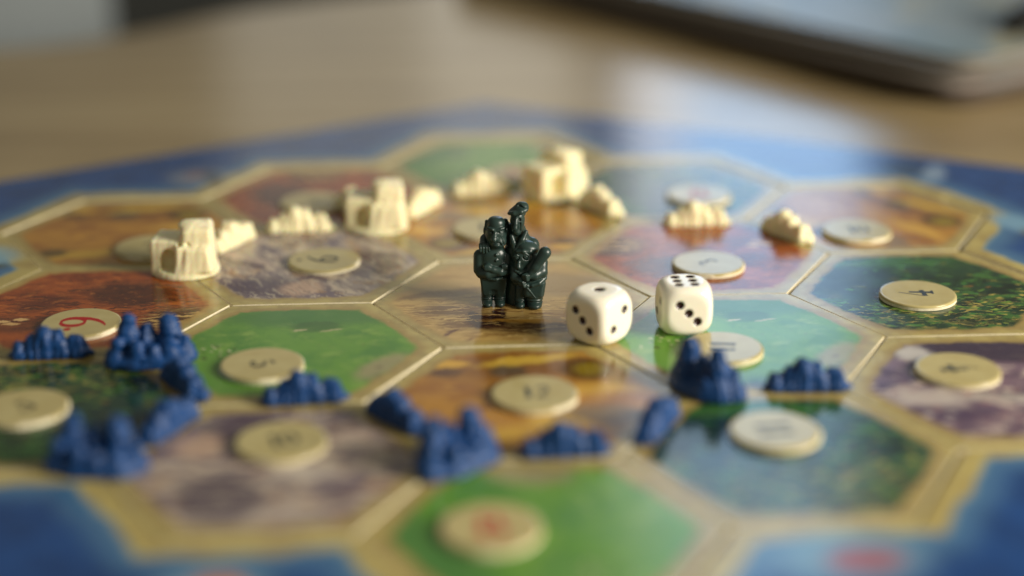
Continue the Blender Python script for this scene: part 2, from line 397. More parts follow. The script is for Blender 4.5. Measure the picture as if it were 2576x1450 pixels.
def prism(pts, z0, z1, bevel=0.0, seg=2, name='prism', side_mat=0):
    """flat polygon pulled up from z0 to z1, its top rim bevelled; side faces get material index side_mat"""
    bm = bmesh.new()
    lo = [bm.verts.new((x, y, z0)) for x, y in pts]; hi = [bm.verts.new((x, y, z1)) for x, y in pts]
    n = len(pts); top = bm.faces.new(hi); bm.faces.new(lo[::-1])
    sides = []
    for i in range(n):
        f = bm.faces.new((lo[i], lo[(i+1) % n], hi[(i+1) % n], hi[i])); f.material_index = side_mat; sides.append(f)
    if bevel:
        bmesh.ops.bevel(bm, geom=list(top.edges), offset=bevel, segments=seg, profile=0.6, affect='EDGES', material=0)
    return from_bm(bm, name)

# ------------------------------------------------------------------ signed distance modelling (all in millimetres)
class Field:
    def __init__(self, lo, hi, h):
        self.h = h; self.lo = np.array(lo, float); n = np.ceil((np.array(hi)-self.lo)/h).astype(int)+1
        self.ax = [self.lo[i]+h*np.arange(n[i]) for i in range(3)]
        self.d = np.full(n, 50.0, np.float32)
    def _sl(self, lo, hi, pad):
        s = []
        for i in range(3):
            a = int(max(0, (lo[i]-pad-self.lo[i])//self.h)); b = int(min(len(self.ax[i]), (hi[i]+pad-self.lo[i])//self.h+2))
            s.append(slice(a, max(b, a+1)))
        return tuple(s)
    def _pts(self, s):
        return np.meshgrid(self.ax[0][s[0]], self.ax[1][s[1]], self.ax[2][s[2]], indexing='ij', sparse=True)
    def put(self, fn, lo, hi, k=0.5, op='u'):
        s = self._sl(lo, hi, 2.2*k+1.0); x, y, z = self._pts(s); d = fn(x, y, z).astype(np.float32); a = self.d[s]
        if op == 'u':
            if k <= 0: r = np.minimum(a, d)
            else:
                hh = np.maximum(k-np.abs(a-d), 0)/k; r = np.minimum(a, d)-hh*hh*k*0.25
        elif op == 'i':
            hh = np.maximum(k-np.abs(a-d), 0)/k if k > 0 else 0; r = np.maximum(a, d)+hh*hh*k*0.25
        else:
            if k <= 0: r = np.maximum(a, -d)
            else:
                hh = np.maximum(k-np.abs(a+d), 0)/k; r = np.maximum(a, -d)+hh*hh*k*0.25
        self.d[s] = r
    def ell(self, c, r, k=0.5, rot=(0, 0, 0), op='u'):
        Rm = np.array(Euler([math.radians(v) for v in rot]).to_matrix()).T; c = np.array(c, float); r = np.array(r, float)
        def fn(x, y, z):
            X, Y, Z = x-c[0], y-c[1], z-c[2]
            u = (Rm[0, 0]*X+Rm[0, 1]*Y+Rm[0, 2]*Z)/r[0]; v = (Rm[1, 0]*X+Rm[1, 1]*Y+Rm[1, 2]*Z)/r[1]; w = (Rm[2, 0]*X+Rm[2, 1]*Y+Rm[2, 2]*Z)/r[2]
            k0 = np.sqrt(u*u+v*v+w*w); k1 = np.sqrt((u/r[0])**2+(v/r[1])**2+(w/r[2])**2)+1e-9
            return k0*(k0-1)/k1
        m_ = max(r); self.put(fn, c-m_, c+m_, k, op)
    def cap(self, a, b, ra, rb=None, k=0.4, op='u'):
        rb = ra if rb is None else rb; a = np.array(a, float); b = np.array(b, float); ab = b-a; L = ab@ab
        def fn(x, y, z):
            X, Y, Z = x-a[0], y-a[1], z-a[2]
            t = np.clip((X*ab[0]+Y*ab[1]+Z*ab[2])/L, 0, 1)
            return np.sqrt((X-t*ab[0])**2+(Y-t*ab[1])**2+(Z-t*ab[2])**2)-(ra+(rb-ra)*t)
        m_ = max(ra, rb); self.put(fn, np.minimum(a, b)-m_, np.maximum(a, b)+m_, k, op)
    def path(self, pts, rs, k=0.3, op='u'):
        for i in range(len(pts)-1):
            r0 = rs[i] if hasattr(rs, '__len__') else rs; r1 = rs[i+1] if hasattr(rs, '__len__') else rs
            self.cap(pts[i], pts[i+1], r0, r1, k, op)
    def box(self, c, hsize, rnd=0.5, k=0.4, rot=(0, 0, 0), taper=0.0, op='u'):
        Rm = np.array(Euler([math.radians(v) for v in rot]).to_matrix()).T; c = np.array(c, float); hs = np.array(hsize, float)
        def fn(x, y, z):
            X, Y, Z = x-c[0], y-c[1], z-c[2]
            u = Rm[0, 0]*X+Rm[0, 1]*Y+Rm[0, 2]*Z; v = Rm[1, 0]*X+Rm[1, 1]*Y+Rm[1, 2]*Z; w = Rm[2, 0]*X+Rm[2, 1]*Y+Rm[2, 2]*Z
            sc = 1-taper*(w/hs[2])
            qx = np.abs(u)-hs[0]*sc+rnd; qy = np.abs(v)-hs[1]*sc+rnd; qz = np.abs(w)-hs[2]+rnd
            return np.sqrt(np.maximum(qx, 0)**2+np.maximum(qy, 0)**2+np.maximum(qz, 0)**2)+np.minimum(np.maximum(qx, np.maximum(qy, qz)), 0)-rnd
        m_ = np.linalg.norm(hs)*(1+abs(taper)); self.put(fn, c-m_, c+m_, k, op)
    def rough(self, amp, wl, seed=0, zs=1.0):
        rg = np.random.RandomState(seed); x, y, z = self._pts((slice(None),)*3); s = 0
        for i in range(7):
            v = rg.normal(size=3); v /= np.linalg.norm(v); f = 2*math.pi/wl*(0.7+0.5*i); ph = rg.rand()*6.28
            t = np.sin(f*(v[0]*x+v[1]*y+v[2]*z*zs)+ph)
            s = s+(1-2*np.abs(t))/(1+0.8*i)
        self.d += (amp*s).astype(np.float32)
    def floor(self, z0=0.0):
        z = self.ax[2][None, None, :]; self.d = np.maximum(self.d, (z0-z).astype(np.float32))
    def mesh(self, name):
        d = self.d; h = self.h
        s = d < 0; nx, ny, nz = d.shape
        cnt = np.zeros((nx-1, ny-1, nz-1), np.int16)
        for i in (0, 1):
            for j in (0, 1):
                for k in (0, 1): cnt += s[i:nx-1+i, j:ny-1+j, k:nz-1+k]
        act = (cnt > 0) & (cnt < 8); ci = np.argwhere(act); idx = -np.ones(act.shape, np.int64); idx[act] = np.arange(len(ci))
        acc = np.zeros((len(ci), 3)); num = np.zeros(len(ci))
        C = [(i, j, k) for i in (0, 1) for j in (0, 1) for k in (0, 1)]
        val = {c: d[ci[:, 0]+c[0], ci[:, 1]+c[1], ci[:, 2]+c[2]].astype(float) for c in C}
        for a in C:
            for ax in range(3):
                if a[ax] == 0:
                    b = list(a); b[ax] = 1; b = tuple(b); va, vb = val[a], val[b]; mk = (va < 0) != (vb < 0)
                    t = np.where(mk, va/(va-vb+1e-12), 0)
                    p = np.array(a, float)[None]+0*acc; p[:, ax] = t
                    acc += p*mk[:, None]; num += mk
        V = (ci+acc/num[:, None])*h+self.lo
        Fs = []
        for ax in range(3):
            u, v = [(1, 2), (2, 0), (0, 1)][ax]
            sl0 = [slice(None)]*3; sl1 = [slice(None)]*3; sl0[ax] = slice(0, -1); sl1[ax] = slice(1, None)
            s0 = s[tuple(sl0)]; s1 = s[tuple(sl1)]; e = np.argwhere(s0 != s1)
            e = e[(e[:, u] > 0) & (e[:, v] > 0) & (e[:, u] < d.shape[u]-1) & (e[:, v] < d.shape[v]-1)]
            if not len(e): continue
            inside = s0[e[:, 0], e[:, 1], e[:, 2]]
            def cell(du, dv):
                c = e.copy(); c[:, u] += du; c[:, v] += dv; return idx[c[:, 0], c[:, 1], c[:, 2]]
            Q = np.stack([cell(-1, -1), cell(0, -1), cell(0, 0), cell(-1, 0)], 1)
            Q[~inside] = Q[~inside][:, ::-1]; Fs.append(Q)
        Fa = np.concatenate(Fs); me = bpy.data.meshes.new(name)
        me.vertices.add(len(V)); me.vertices.foreach_set('co', (V*MM).astype(np.float32).ravel())
        me.loops.add(Fa.size); me.loops.foreach_set('vertex_index', Fa.ravel().astype(np.int32))
        me.polygons.add(len(Fa)); me.polygons.foreach_set('loop_start', np.arange(0, Fa.size, 4, dtype=np.int32))
        me.polygons.foreach_set('loop_total', np.full(len(Fa), 4, np.int32)); me.update(calc_edges=True); me.validate()
        me.polygons.foreach_set('use_smooth', [True]*len(me.polygons))
        return me

# ------------------------------------------------------------------ table, floor, cupboard
TT = -2.2*MM      # tabletop height: tiles are 2.2 mm thick and their faces lie at z = 0
outline = [(-900, -700), (-960, -300), (-900, 60), (-700, 250), (-480, 340), (-300, 392), (-230, 410), (-185, 444), (-150, 482), (-110, 514), (-50, 548), (60, 590), (260, 640), (560, 650), (900, 560), (1100, 300), (1150, -100), (1050, -600), (600, -950), (-500, -950)]
def spline(pts, n=8):
    out = []; N = len(pts)
    for i in range(N):
        p0, p1, p2, p3 = [np.array(pts[(i+k-1) % N], float) for k in range(4)]
        for j in range(n):
            t = j/n; out.append(tuple(0.5*((2*p1)+(-p0+p2)*t+(2*p0-5*p1+4*p2-p3)*t*t+(-p0+3*p1-3*p2+p3)*t**3)))
    return out
tb = empty('dining_table', (0.1, -0.1, -0.74), 'large pale oak table carrying the game board', 'table')
o = link(prism([((x-100)*MM, (y+100)*MM) for x, y in spline(outline)], TT+0.74-0.028, TT+0.74, 0.003, 3, 'tabletop'), 'tabletop', M['wood'], tb)
for sx in (-1, 1):
    for sy in (-1, 1):
        link(prism([(0.55*sx+a*0.035, 0.40*sy+b*0.035) for a, b in ((-1, -1), (1, -1), (1, 1), (-1, 1))], 0.0, 0.74+TT-0.028, 0.004, 2, 'leg'), 'leg', M['wood'], tb)
fl = link(prism([(-14, -14), (14, -14), (14, 14), (-14, 14)], -0.02, 0.0, 0, name='floor'), 'floor', simple('dark_floor', lin(34, 38, 34), 0.5, 0.4, 0.3, 6), loc=(0, 0, -0.745))
fl['kind'] = 'structure'

pal = simple('pale_grey_paint', lin(160, 168, 172), 0.55, 0.3, 0.05, 20)
cup = empty('cupboard', (-0.589, 0.797, -0.742), 'pale grey cupboard standing behind the far left edge of the table', 'cupboard', None, math.radians(11))
def boxpts(x0, x1, y0, y1): return [(x0, y0), (x1, y0), (x1, y1), (x0, y1)]
link(prism(boxpts(-0.40, 0.318, -0.10, 0.30), 0.0, 0.80, 0.004, 2, 'carcass'), 'carcass', pal, cup)
link(prism(boxpts(-0.395, -0.045, -0.120, -0.101), 0.06, 0.79, 0.002, 2, 'door'), 'door', pal, cup)
dr = link(prism(boxpts(-0.038, 0.312, -0.120, -0.101), 0.06, 0.79, 0.002, 2, 'door'), 'door', pal, cup)
link(prism(boxpts(-0.030, -0.020, -0.140, -0.1205), 0.40, 0.52, 0.002, 2, 'handle'), 'handle', simple('steel', lin(150, 150, 150), 0.3, 0.5), dr)

# ------------------------------------------------------------------ hexagon tiles
tile_defs = [  # column x (in 1.5 units), row y (in units of r3*...), terrain, rotation steps, label
    (-3, -1.732, 'forest', 3, 'dark green forest tile at the left edge, below the row of blue pieces'),
    (-3, 0.0, 'hills', 0, 'rust red hills tile at the left, under the red 6 token'),
    (-3, 1.732, 'fields', 0, 'golden fields tile at the far left behind the largest white building'),
    (-1.5, -2.598, 'mountains', 0, 'grey purple mountain tile at the lower left, in front of the forest corner'),
    (-1.5, -0.866, 'pasture', 0, 'bright green pasture tile under the black 5 token'),
    (-1.5, 0.866, 'mountains', 2, 'grey mountain tile under the black 9 token, left of the figurine'),
    (-1.5, 2.598, 'hills', 2, 'blurred reddish hills tile at the back left behind the white roads'),
    (0, -3.464, 'pasture', 2, 'very blurred green pasture tile at the bottom under the red 8 token'),
    (0, -1.732, 'fields', 0, 'golden fields tile in front of the dice under the black 12 token'),
    (0, 0.0, 'desert', 0, 'brown sandy desert tile carrying the dark green figurine'),
    (0, 1.732, 'fields', 3, 'golden fields tile directly behind the figurine'),
    (0, 3.464, 'pasture', 1, 'blurred green pasture tile at the very back of the board'),
    (1.5, -2.598, 'forest', 0, 'bluish shining forest tile at the lower right under the 11 token'),
    (1.5, -0.866, 'pasture', 0, 'green pasture tile with bluish shine under the right die'),
    (1.5, 0.866, 'hills', 3, 'pinkish shining hills tile right of the figurine under the 3 token'),
    (1.5, 2.598, 'forest', 2, 'blurred bluish forest tile at the back right'),
    (3, -1.732, 'purple_mountains', 0, 'purple mountain tile at the right edge'),
    (3, 0.0, 'forest', 0, 'deep green forest tile at the right under the black 4 token'),
    (3, 1.732, 'fields', 5, 'gold and violet fields tile at the back right corner of the island'),
]
tile_meshes = {}
rg = random.Random(3)
gap = 0.55*MM
TZ = {(-3, 0.0): 0.55, (-1.5, -0.866): 0.35, (-1.5, 0.866): 0.35, (-1.5, -2.598): 0.35, (1.5, -0.866): 0.3, (1.5, 0.866): 0.3, (1.5, 2.598): 0.3, (-3, -1.732): 0.2}
for cx, cy, kind, rot, label in tile_defs:
    if kind not in tile_meshes:
        r = S-gap/R3
        pts = []
        for k in range(6):
            a = math.radians(60*k); b = math.radians(60*k+60)
            A = Vector((math.cos(a), math.sin(a)))*r; B = Vector((math.cos(b), math.sin(b)))*r
            for j in range(8):
                t = j/8; P_ = A.lerp(B, t); P_ += P_.normalized()*rg.uniform(-0.00006, 0.00004); pts.append((P_.x, P_.y))
        tile_meshes[kind] = prism(pts, -2.0*MM, 0.0, 0.12*MM, 2, kind+'_tile', side_mat=1)
        tile_meshes[kind].materials.append(M[kind]); tile_meshes[kind].materials.append(M['card'])
    me = tile_meshes[kind]
    dx, dy = rg.uniform(-0.2, 0.2)*MM, rg.uniform(-0.2, 0.2)*MM
    o = bpy.data.objects.new('hexagon_tile', me); COL.objects.link(o)
    o.location = (cx*S+dx, cy*S+dy, (TZ.get((cx, cy), 0.0)+rg.uniform(-0.05, 0.05))*MM)
    o['kind'] = 'thing'
    o.rotation_euler = (math.radians(rg.uniform(-0.1, 0.1)), math.radians(rg.uniform(-0.1, 0.1)), math.radians(60*rot+rg.uniform(-0.25, 0.25)))
    tag(o, label, 'tile', 'hexagon landscape tiles of the board')

# ------------------------------------------------------------------ sea frame in six pieces
side_names = ['back right', 'back left', 'left', 'front left', 'front right', 'right']
frame_labels = ['blue sea frame piece along the back right side of the island', 'blue sea frame piece along the back left side of the island',
                'blue sea frame piece at the left edge of the picture', 'blue sea frame piece in the lower left corner of the picture',
                'blue sea frame piece in the lower right corner of the picture', 'blue sea frame piece at the right edge of the picture']
inner0 = [(0, 4.33), (.5, 4.33), (1, 3.464), (2, 3.464), (2.5, 2.598), (3.5, 2.598), (3.75, 2.165)]
RO = 5.68
outer0 = [(RO*R3, RO*0.5), (0, RO)]
gaps = [1.0, 0.3, 0.5, 1.0, 1.6, 1.9]
for k in range(6):
    a = math.radians(60*k); ca, sa = math.cos(a), math.sin(a)
    rotp = lambda p: (p[0]*ca-p[1]*sa, p[0]*sa+p[1]*ca)
    na = math.radians(60*k+60); off = Vector((math.cos(na), math.sin(na)))*gaps[k]*MM
    inn = [rotp(p) for p in inner0]; out = [rotp(p) for p in outer0]
    pts = [(x*S+off.x, y*S+off.y) for x, y in inn+out]
    cxm = sum(p[0] for p in pts)/len(pts); cym = sum(p[1] for p in pts)/len(pts)
    # shrink ends a hair so that neighbouring pieces keep a joint
    tang = Vector((-math.sin(na), math.cos(na)))
    q = []
    for i, (x, y) in enumerate(pts):
        ee = (0.04-0.57735*gaps[k])*MM; s_ = ee if i in (0, len(pts)-1) else (-ee if i in (6, 7) else 0)
        q.append((x-tang.x*s_-cxm, y-tang.y*s_-cym))
    me = prism(q, -2.0*MM, 0.45*MM, 0.15*MM, 2, 'frame_piece', side_mat=1)
    uvl = me.uv_layers.new(name='board')
    for lp in me.loops:
        v = me.vertices[lp.vertex_index].co; uvl.data[lp.index].uv = (((v.x+cxm)/S)/20+0.5, ((v.y+cym)/S)/20+0.5)
    me.materials.append(M['sea']); me.materials.append(M['card'])
    o = bpy.data.objects.new('frame_piece', me); COL.objects.link(o); o.location = (cxm, cym, 0)
    o['kind'] = 'thing'; tag(o, frame_labels[k], 'frame piece', 'sea frame pieces around the tiles')

# ------------------------------------------------------------------ number tokens
def stroke(bm, pts, ws, z):
    """calligraphic stroke: centre line with varying width, as a thin raised ribbon"""
    n = len(pts); P_ = [Vector(p) for p in pts]; L = []; Rr = []
    for i in range(n):
        t = (P_[min(i+1, n-1)]-P_[max(i-1, 0)]).normalized(); nn = Vector((-t.y, t.x))
        L.append(P_[i]+nn*ws[i]/2); Rr.append(P_[i]-nn*ws[i]/2)
    va = [bm.verts.new((p.x*MM, p.y*MM, z)) for p in L]; vb = [bm.verts.new((p.x*MM, p.y*MM, z)) for p in Rr]
    for i in range(n-1): bm.faces.new((vb[i], vb[i+1], va[i+1], va[i]))
def arc(cx, cy, rx, ry, a0, a1, n=22):
    return [(cx+rx*math.cos(math.radians(a0+(a1-a0)*i/n)), cy+ry*math.sin(math.radians(a0+(a1-a0)*i/n))) for i in range(n+1)]
def dot(bm, x, y, r, z): 
    vs = [bm.verts.new(((x+r*math.cos(a))*MM, (y+r*math.sin(a))*MM, z)) for a in [i*math.pi/8 for i in range(16)]]; bm.faces.new(vs)
def wid(n, a, b, c): return [a+(b-a)*math.sin(math.pi*i/(n-1))+(c-a)*i/(n-1)*0 for i in range(n)]
def digit(bm, ch, ox, sc, z):
    T = lambda pts: [(ox+p[0]*sc, p[1]*sc) for p in pts]
    e = 0.000006
    if ch in '69':
        bowl = arc(0, -1.3, 1.75, 2.0, 90, 450, 36)
        tail = [(-1.65, -1.4), (-1.75, -0.2), (-1.45, 1.2), (-0.8, 2.5), (0.1, 3.5), (1.2, 4.2), (1.9, 4.4)]
        w1 = [0.38+0.92*abs(math.cos(math.radians(90+360*i/36))) for i in range(37)]
        w2 = [1.0, 1.25, 1.2, 1.0, 0.75, 0.45, 0.12]
        if ch == '9': bowl = [(-x, -y) for x, y in bowl]; tail = [(-x, -y) for x, y in tail]
        stroke(bm, T(bowl), [w*sc for w in w1], z); stroke(bm, T(tail), [w*sc for w in w2], z+e)
        dot(bm, ox+(1.2 if ch == '9' else 3.3)*sc, -6.0*sc if ch == '9' else -1.7*sc, 0.62*sc, z)
    elif ch == '5':
        b = [(-1.5, -2.4), (-0.8, -3.0)]+arc(0, -1.1, 1.75, 1.9, -100, 110, 24)
        stroke(bm, T(b), [0.9, 0.4]+[0.6+1.0*abs(math.cos(math.radians(-100+210*i/24))) for i in range(25)], z)
        stroke(bm, T([(-0.9, 0.6), (-0.9, 3.2)]), [0.35*sc, 0.35*sc], z+e); stroke(bm, T([(-1.0, 3.1), (0.6, 3.0), (1.7, 3.5)]), [0.9*sc, 0.95*sc, 0.3*sc], z+2*e)
        dot(bm, ox-1.55*sc, -2.2*sc, 0.8*sc, z+3*e)
    elif ch == '4':
        stroke(bm, T([(0.5, -3.4), (0.55, 2.0)]), [1.2*sc, 0.85*sc], z)
        stroke(bm, T([(-0.5, -3.5), (0.5, -3.2), (1.7, -3.5)]), [0.4*sc, 1.0*sc, 0.4*sc], z+e)
        stroke(bm, T([(-1.9, -1.5), (0.4, -1.3), (1.9, -1.0)]), [1.25*sc, 0.9*sc, 1.2*sc], z+2*e)
        stroke(bm, T([(-1.9, -1.4), (-0.8, 1.6), (0.2, 4.4)]), [0.25*sc, 0.35*sc, 0.3*sc], z+3*e)
    elif ch == '1':
        stroke(bm, T([(0.2, -3.2), (0.1, 3.4)]), [1.35*sc, 1.2*sc], z); stroke(bm, T([(-1.2, 2.2), (0.1, 3.3)]), [0.3*sc, 0.6*sc], z+e)
        stroke(bm, T([(-0.8, -3.3), (1.2, -3.3)]), [0.4*sc, 0.4*sc], z+2*e)
    elif ch == '2':
        stroke(bm, T([(-1.4, 1.8)]+arc(0, 1.5, 1.5, 1.8, 150, -20, 14)+[(0.4, -0.8), (-1.5, -2.9)]), [0.7*sc]+[(0.5+0.6*math.sin(math.pi*i/14))*sc for i in range(15)]+[0.7*sc, 0.4*sc], z)
        stroke(bm, T([(-1.6, -3.0), (0, -2.9), (1.9, -3.1)]), [0.7*sc, 1.0*sc, 0.4*sc], z+e)
    elif ch == '3':
        stroke(bm, T(arc(0, 1.7, 1.3, 1.5, 150, -90, 18)), [(0.5+0.5*math.sin(math.pi*i/18))*sc for i in range(19)], z)
        stroke(bm, T(arc(0, -1.4, 1.6, 1.7, 90, -140, 18)), [(0.5+0.7*math.sin(math.pi*i/18))*sc for i in range(19)], z+e)
    elif ch == '8':
        stroke(bm, T(arc(0, 1.7, 1.25, 1.5, 0, 360, 28)), [(0.4+0.6*abs(math.cos(2*math.pi*i/28)))*sc for i in range(29)], z)
        stroke(bm, T(arc(0, -1.5, 1.65, 1.8, 0, 360, 28)), [(0.4+0.8*abs(math.cos(2*math.pi*i/28)))*sc for i in range(29)], z+e)
    elif ch == '0':
        stroke(bm, T(arc(0, 0, 1.6, 3.1, 0, 360, 30)), [(0.4+0.8*abs(math.cos(2*math.pi*i/30)))*sc for i in range(31)], z)

TH = 1.6*MM
def token_mesh(seed):
    rr = random.Random(seed); R_ = 12.5*MM; bm = bmesh.new(); N = 72
    prof = [(1.0, 0.0, 1), (1.0, 0.55, 1), (0.998, 0.72, 0), (0.985, 0.9, 0), (0.962, 0.98, 0), (0.93, 1.0, 0)]
    nick = {rr.randrange(N): rr.uniform(0.5, 1) for _ in range(3)}
    rings = []
    for j, (fr, fz, _m) in enumerate(prof):
        ring = []
        for i in range(N):
            a = 2*math.pi*i/N; r = R_*fr*(1+0.002*math.sin(3*a+seed))
            if j < 3: r += rr.uniform(-0.00004, 0.00004)
            for c, w in nick.items():
                if abs((i-c+N/2) % N-N/2) < 2 and 1 <= j <= 3: r -= 0.00018*w
            ring.append(bm.verts.new((r*math.cos(a), r*math.sin(a), TH*fz)))
        rings.append(ring)
    for j in range(len(prof)-1):
        for i in range(N):
            f = bm.faces.new((rings[j][i], rings[j][(i+1) % N], rings[j+1][(i+1) % N], rings[j+1][i]))
            near = any(abs((i-c+N/2) % N-N/2) < 2.5 for c in nick)
            f.material_index = 1 if (j == 0 or (near and j <= 2)) else 0; f.smooth = j > 0
    bm.faces.new(rings[-1]); bm.faces.new(rings[0][::-1])
    me = bpy.data.meshes.new('disc'); bm.to_mesh(me); bm.free()
    me.materials.append(M['token']); me.materials.append(M['card']); return me
discs = [token_mesh(i) for i in range(4)]
tok = [  # x, y in tile units, number, rotation, colour, label
    (-3.091, -1.744, '5', 40, 'k', 'tan token cut off by the left edge of the picture, on the dark forest tile'),
    (-2.993, -0.363, '6', -90, 'r', 'tan token with a crisp red 6 on the rust red tile'),
    (-2.75, 1.267, '2', 20, 'k', 'blurred tan token half hidden behind the largest white building'),
    (-1.473, -2.337, '10', 15, 'k', 'blurred tan token on the grey purple mountain tile at the lower left'),
    (-1.684, -1.165, '5', -72, 'k', 'tan token with a black 5 on the bright green pasture'),
    (-1.382, 0.853, '9', -98, 'k', 'tan token with a black 9 and dot, left of the figurine'),
    (-1.556, 2.342, '3', 10, 'k', 'blurred tan token at the back left on the reddish tile'),
    (-0.288, -3.453, '8', 5, 'r', 'large blurred tan token with a red number at the bottom on bright green'),
    (0.056, -1.72, '12', 0, 'k', 'tan token with a faint 12 on the golden tile in front of the figurine'),
    (-0.116, 1.568, '11', 0, 'k', 'blurred tan token directly behind the figurine on the golden tile'),
    (0.206, 3.08, '6', 30, 'r', 'blurred tan token on the green tile at the very back'),
    (1.447, -2.351, '11', -85, 'k', 'tan token with a blurred 11 on the bluish forest tile'),
    (1.344, -1.068, '11', 78, 'k', 'tan token partly hidden by the right die and a blue building'),
    (1.516, 0.595, '3', 120, 'k', 'pale shining token on the pinkish tile behind the right die'),
    (1.709, 2.318, '8', 0, 'r', 'blurred pale token at the back right beside the empty beach corner'),
    (2.798, -1.51, '4', -90, 'k', 'tan token with a blurred black 4 on the purple mountain tile'),
    (2.914, -0.136, '4', 84, 'k', 'tan token with a sharp black 4 on the deep green forest tile'),
    (2.82, 1.317, '10', 0, 'k', 'pale token on the gold and violet tile at the back right'),
]
for i, (x, y, num, rot, colr, label) in enumerate(tok):
    tz = min(((x-c[0])**2+(y-c[1])**2, TZ.get((c[0], c[1]), 0.0)) for c in tile_defs)[1]
    t = empty('number_token', (x*S, y*S, (tz+0.1)*MM), label, 'token', 'round number tokens on the tiles', math.radians(rot))
    link(discs[i % 4], 'disc', M['token'], t, rz=math.radians(97*i))
    bm = bmesh.new(); z = TH+0.00003
    sc = {'6': 1.5, '9': 1.4, '4': 1.4, '5': 1.05, '8': 1.7, '3': 1.0}.get(num, 1.1)
    if i == 1: sc = 1.85
    if i == 11: sc = 1.35
    if len(num) == 1: digit(bm, num, 0, sc, z)
    else:
        digit(bm, num[0], -1.9*sc, sc, z); digit(bm, num[1], 1.9*sc, sc, z+0.00003)
    me = bpy.data.meshes.new('printed_number'); bm.to_mesh(me); bm.free()
    link(me, 'printed_number', M['red_ink'] if colr == 'r' else M['ink'], t)

# ------------------------------------------------------------------ game pieces: roads, blue buildings, white buildings
f = Field((-15, -6, -1.2), (15, 6, 11), 0.3)
for x, y, z, rx, ry, ang in ((-8.4, 0.2, 4.4, 2.6, 2.3, 14), (-4.6, 0.5, 6.4, 2.2, 2.5, -12), (-1.6, -0.2, 8.8, 2.5, 2.6, 18), (1.4, 0.4, 7.6, 2.6, 2.5, -20), (4.2, -0.3, 4.4, 2.4, 2.2, 8), (7.6, 0.0, 5.8, 2.7, 2.5, -10)):
    f.box((x, y, z/2-0.6), (rx, ry, z/2+0.6), 0.6, 0.45, (0, 0, ang), 0.22)
f.box((0.0, 0, 0.5), (10.8, 3.0, 1.8), 0.8, 0.6); f.cap((-6.5, 0, 2.0), (-1.5, 0, 4.6), 2.0, 2.6, 1.2); f.cap((-0.5, 0, 4.6), (7.0, 0, 2.4), 2.6, 2.0, 1.2); f.cap((8, 0, 0.3), (12.4, 0.2, 0.4), 2.3, 0.6, 0.8); f.cap((-8, 0, 0.3), (-12.4, 0, 0.4), 2.1, 0.7, 0.8)
for x, y in ((-6.6, -3.5), (-3.0, -3.8), (-0.2, -3.4), (2.8, -3.7), (6.0, -3.4), (9.4, -3.4), (-4, 3.8), (0.5, 3.8), (5.5, 3.6)):
    f.cap((x, y, -1), (x+0.7, y*0.74, 8), 0.5, 0.25, 0.3, 's')
f.rough(0.22, 6.0, 3, 0.5); f.floor(); road_me = f.mesh('road_body')
road_b = road_me; road_w = road_me.copy(); road_b.materials.append(M['blue']); road_w.materials.append(M['ivory'])

f = Field((-16, -12, -1.2), (16, 12, 20), 0.3)   # blue building: rocky mound with towers
f.ell((0, -0.4, 0.2), (12.8, 8.4, 4.8), 1.0)
for x, y, z, r0, r1, lean in ((-7.0, 1.0, 13.6, 4.7, 1.3, 0.5), (-1.2, 1.8, 10.2, 3.6, 1.0, 0.3), (6.0, 0.8, 13.2, 5.4, 1.5, -0.4), (10.4, -0.4, 6.6, 3.0, 1.2, -0.3), (-10.4, -2.6, 7.2, 3.2, 1.2, 0.6),
                              (-4.0, -4.6, 6.4, 3.4, 1.2, 0.2), (1.2, -5.0, 5.6, 3.2, 1.0, 0.1), (6.6, -4.4, 5.2, 3.6, 1.4, -0.6), (-6, 4.6, 5.5, 3.0, 1.2, 0), (3.6, 4.6, 5.0, 3.2, 1.2, 0)):
    f.cap((x-lean, y, -0.5), (x+lean, y, z*0.93), r0*1.08, r1*1.55, 0.9)
for x, y, z, a_ in ((-6.6, 1.2, 11.6, 24), (6.0, 1.0, 11.2, -18), (-1.0, 1.9, 8.6, 35)): f.box((x, y, z), (2.0, 1.9, 2.5), 0.35, 0.4, (0, 4, a_), 0.28)
for x, y in ((-9.6, -3.6), (-7.6, -5.2), (-2.6, -7.6), (-1.0, -4.6), (3.6, -7.2), (9.4, -4.0), (4.0, -2.2), (-3.6, -1.6), (8.8, -1.8), (-9.6, 0.2), (1.4, 0.6)):
    f.cap((x, y, -1), (x*0.86, y*0.5, 13), 0.6, 0.4, 0.3, 's')
f.rough(0.30, 5.5, 5, 0.6); f.floor(); blue_house = f.mesh('building_body'); blue_house.materials.append(M['blue'])

f = Field((-14, -13, -1.2), (14, 13, 23), 0.33)   # white building: walled keep with gate and tower on a round plinth
f.ell((0, 0, 0.6), (11.6, 10.6, 5.4), 0.6); f.put(lambda x, y, z: z-4.4+0*x+0*y, (-14, -13, -1), (14, 13, 23), 0.8, 'i')
f.cap((0, 0, -1), (0, 0, 0.2), 10.6, 10.2, 0.5)
f.box((-5.2, 1.0, 7.2), (5.2, 6.6, 7.2), 1.0, 0.6, (0, 0, -4), 0.02)
f.box((4.6, 0.6, 9.6), (5.6, 7.2, 9.8), 2.0, 1.2, (0, 0, 8), 0.06)
f.ell((3.6, -0.4, 18.6), (5.0, 5.4, 2.2), 0.8, (0, 10, 0))
f.box((0.2, -6.8, 7.4), (2.1, 2.2, 5.6), 0.9, 1.1, (0, 0, 14), 0.1); f.box((5.6, -6.2, 7.4), (4.6, 3.0, 5.0), 1.4, 1.6, (0, 0, 4), 0.14)
f.ell((-4.6, -6.6, 6.8), (2.9, 4.6, 4.4), 0.4, (0, 0, 0), 's'); f.box((-4.6, -7.0, 5.0), (2.7, 4.4, 2.4), 0.5, 0.3, (0, 0, 0), 0, 's')
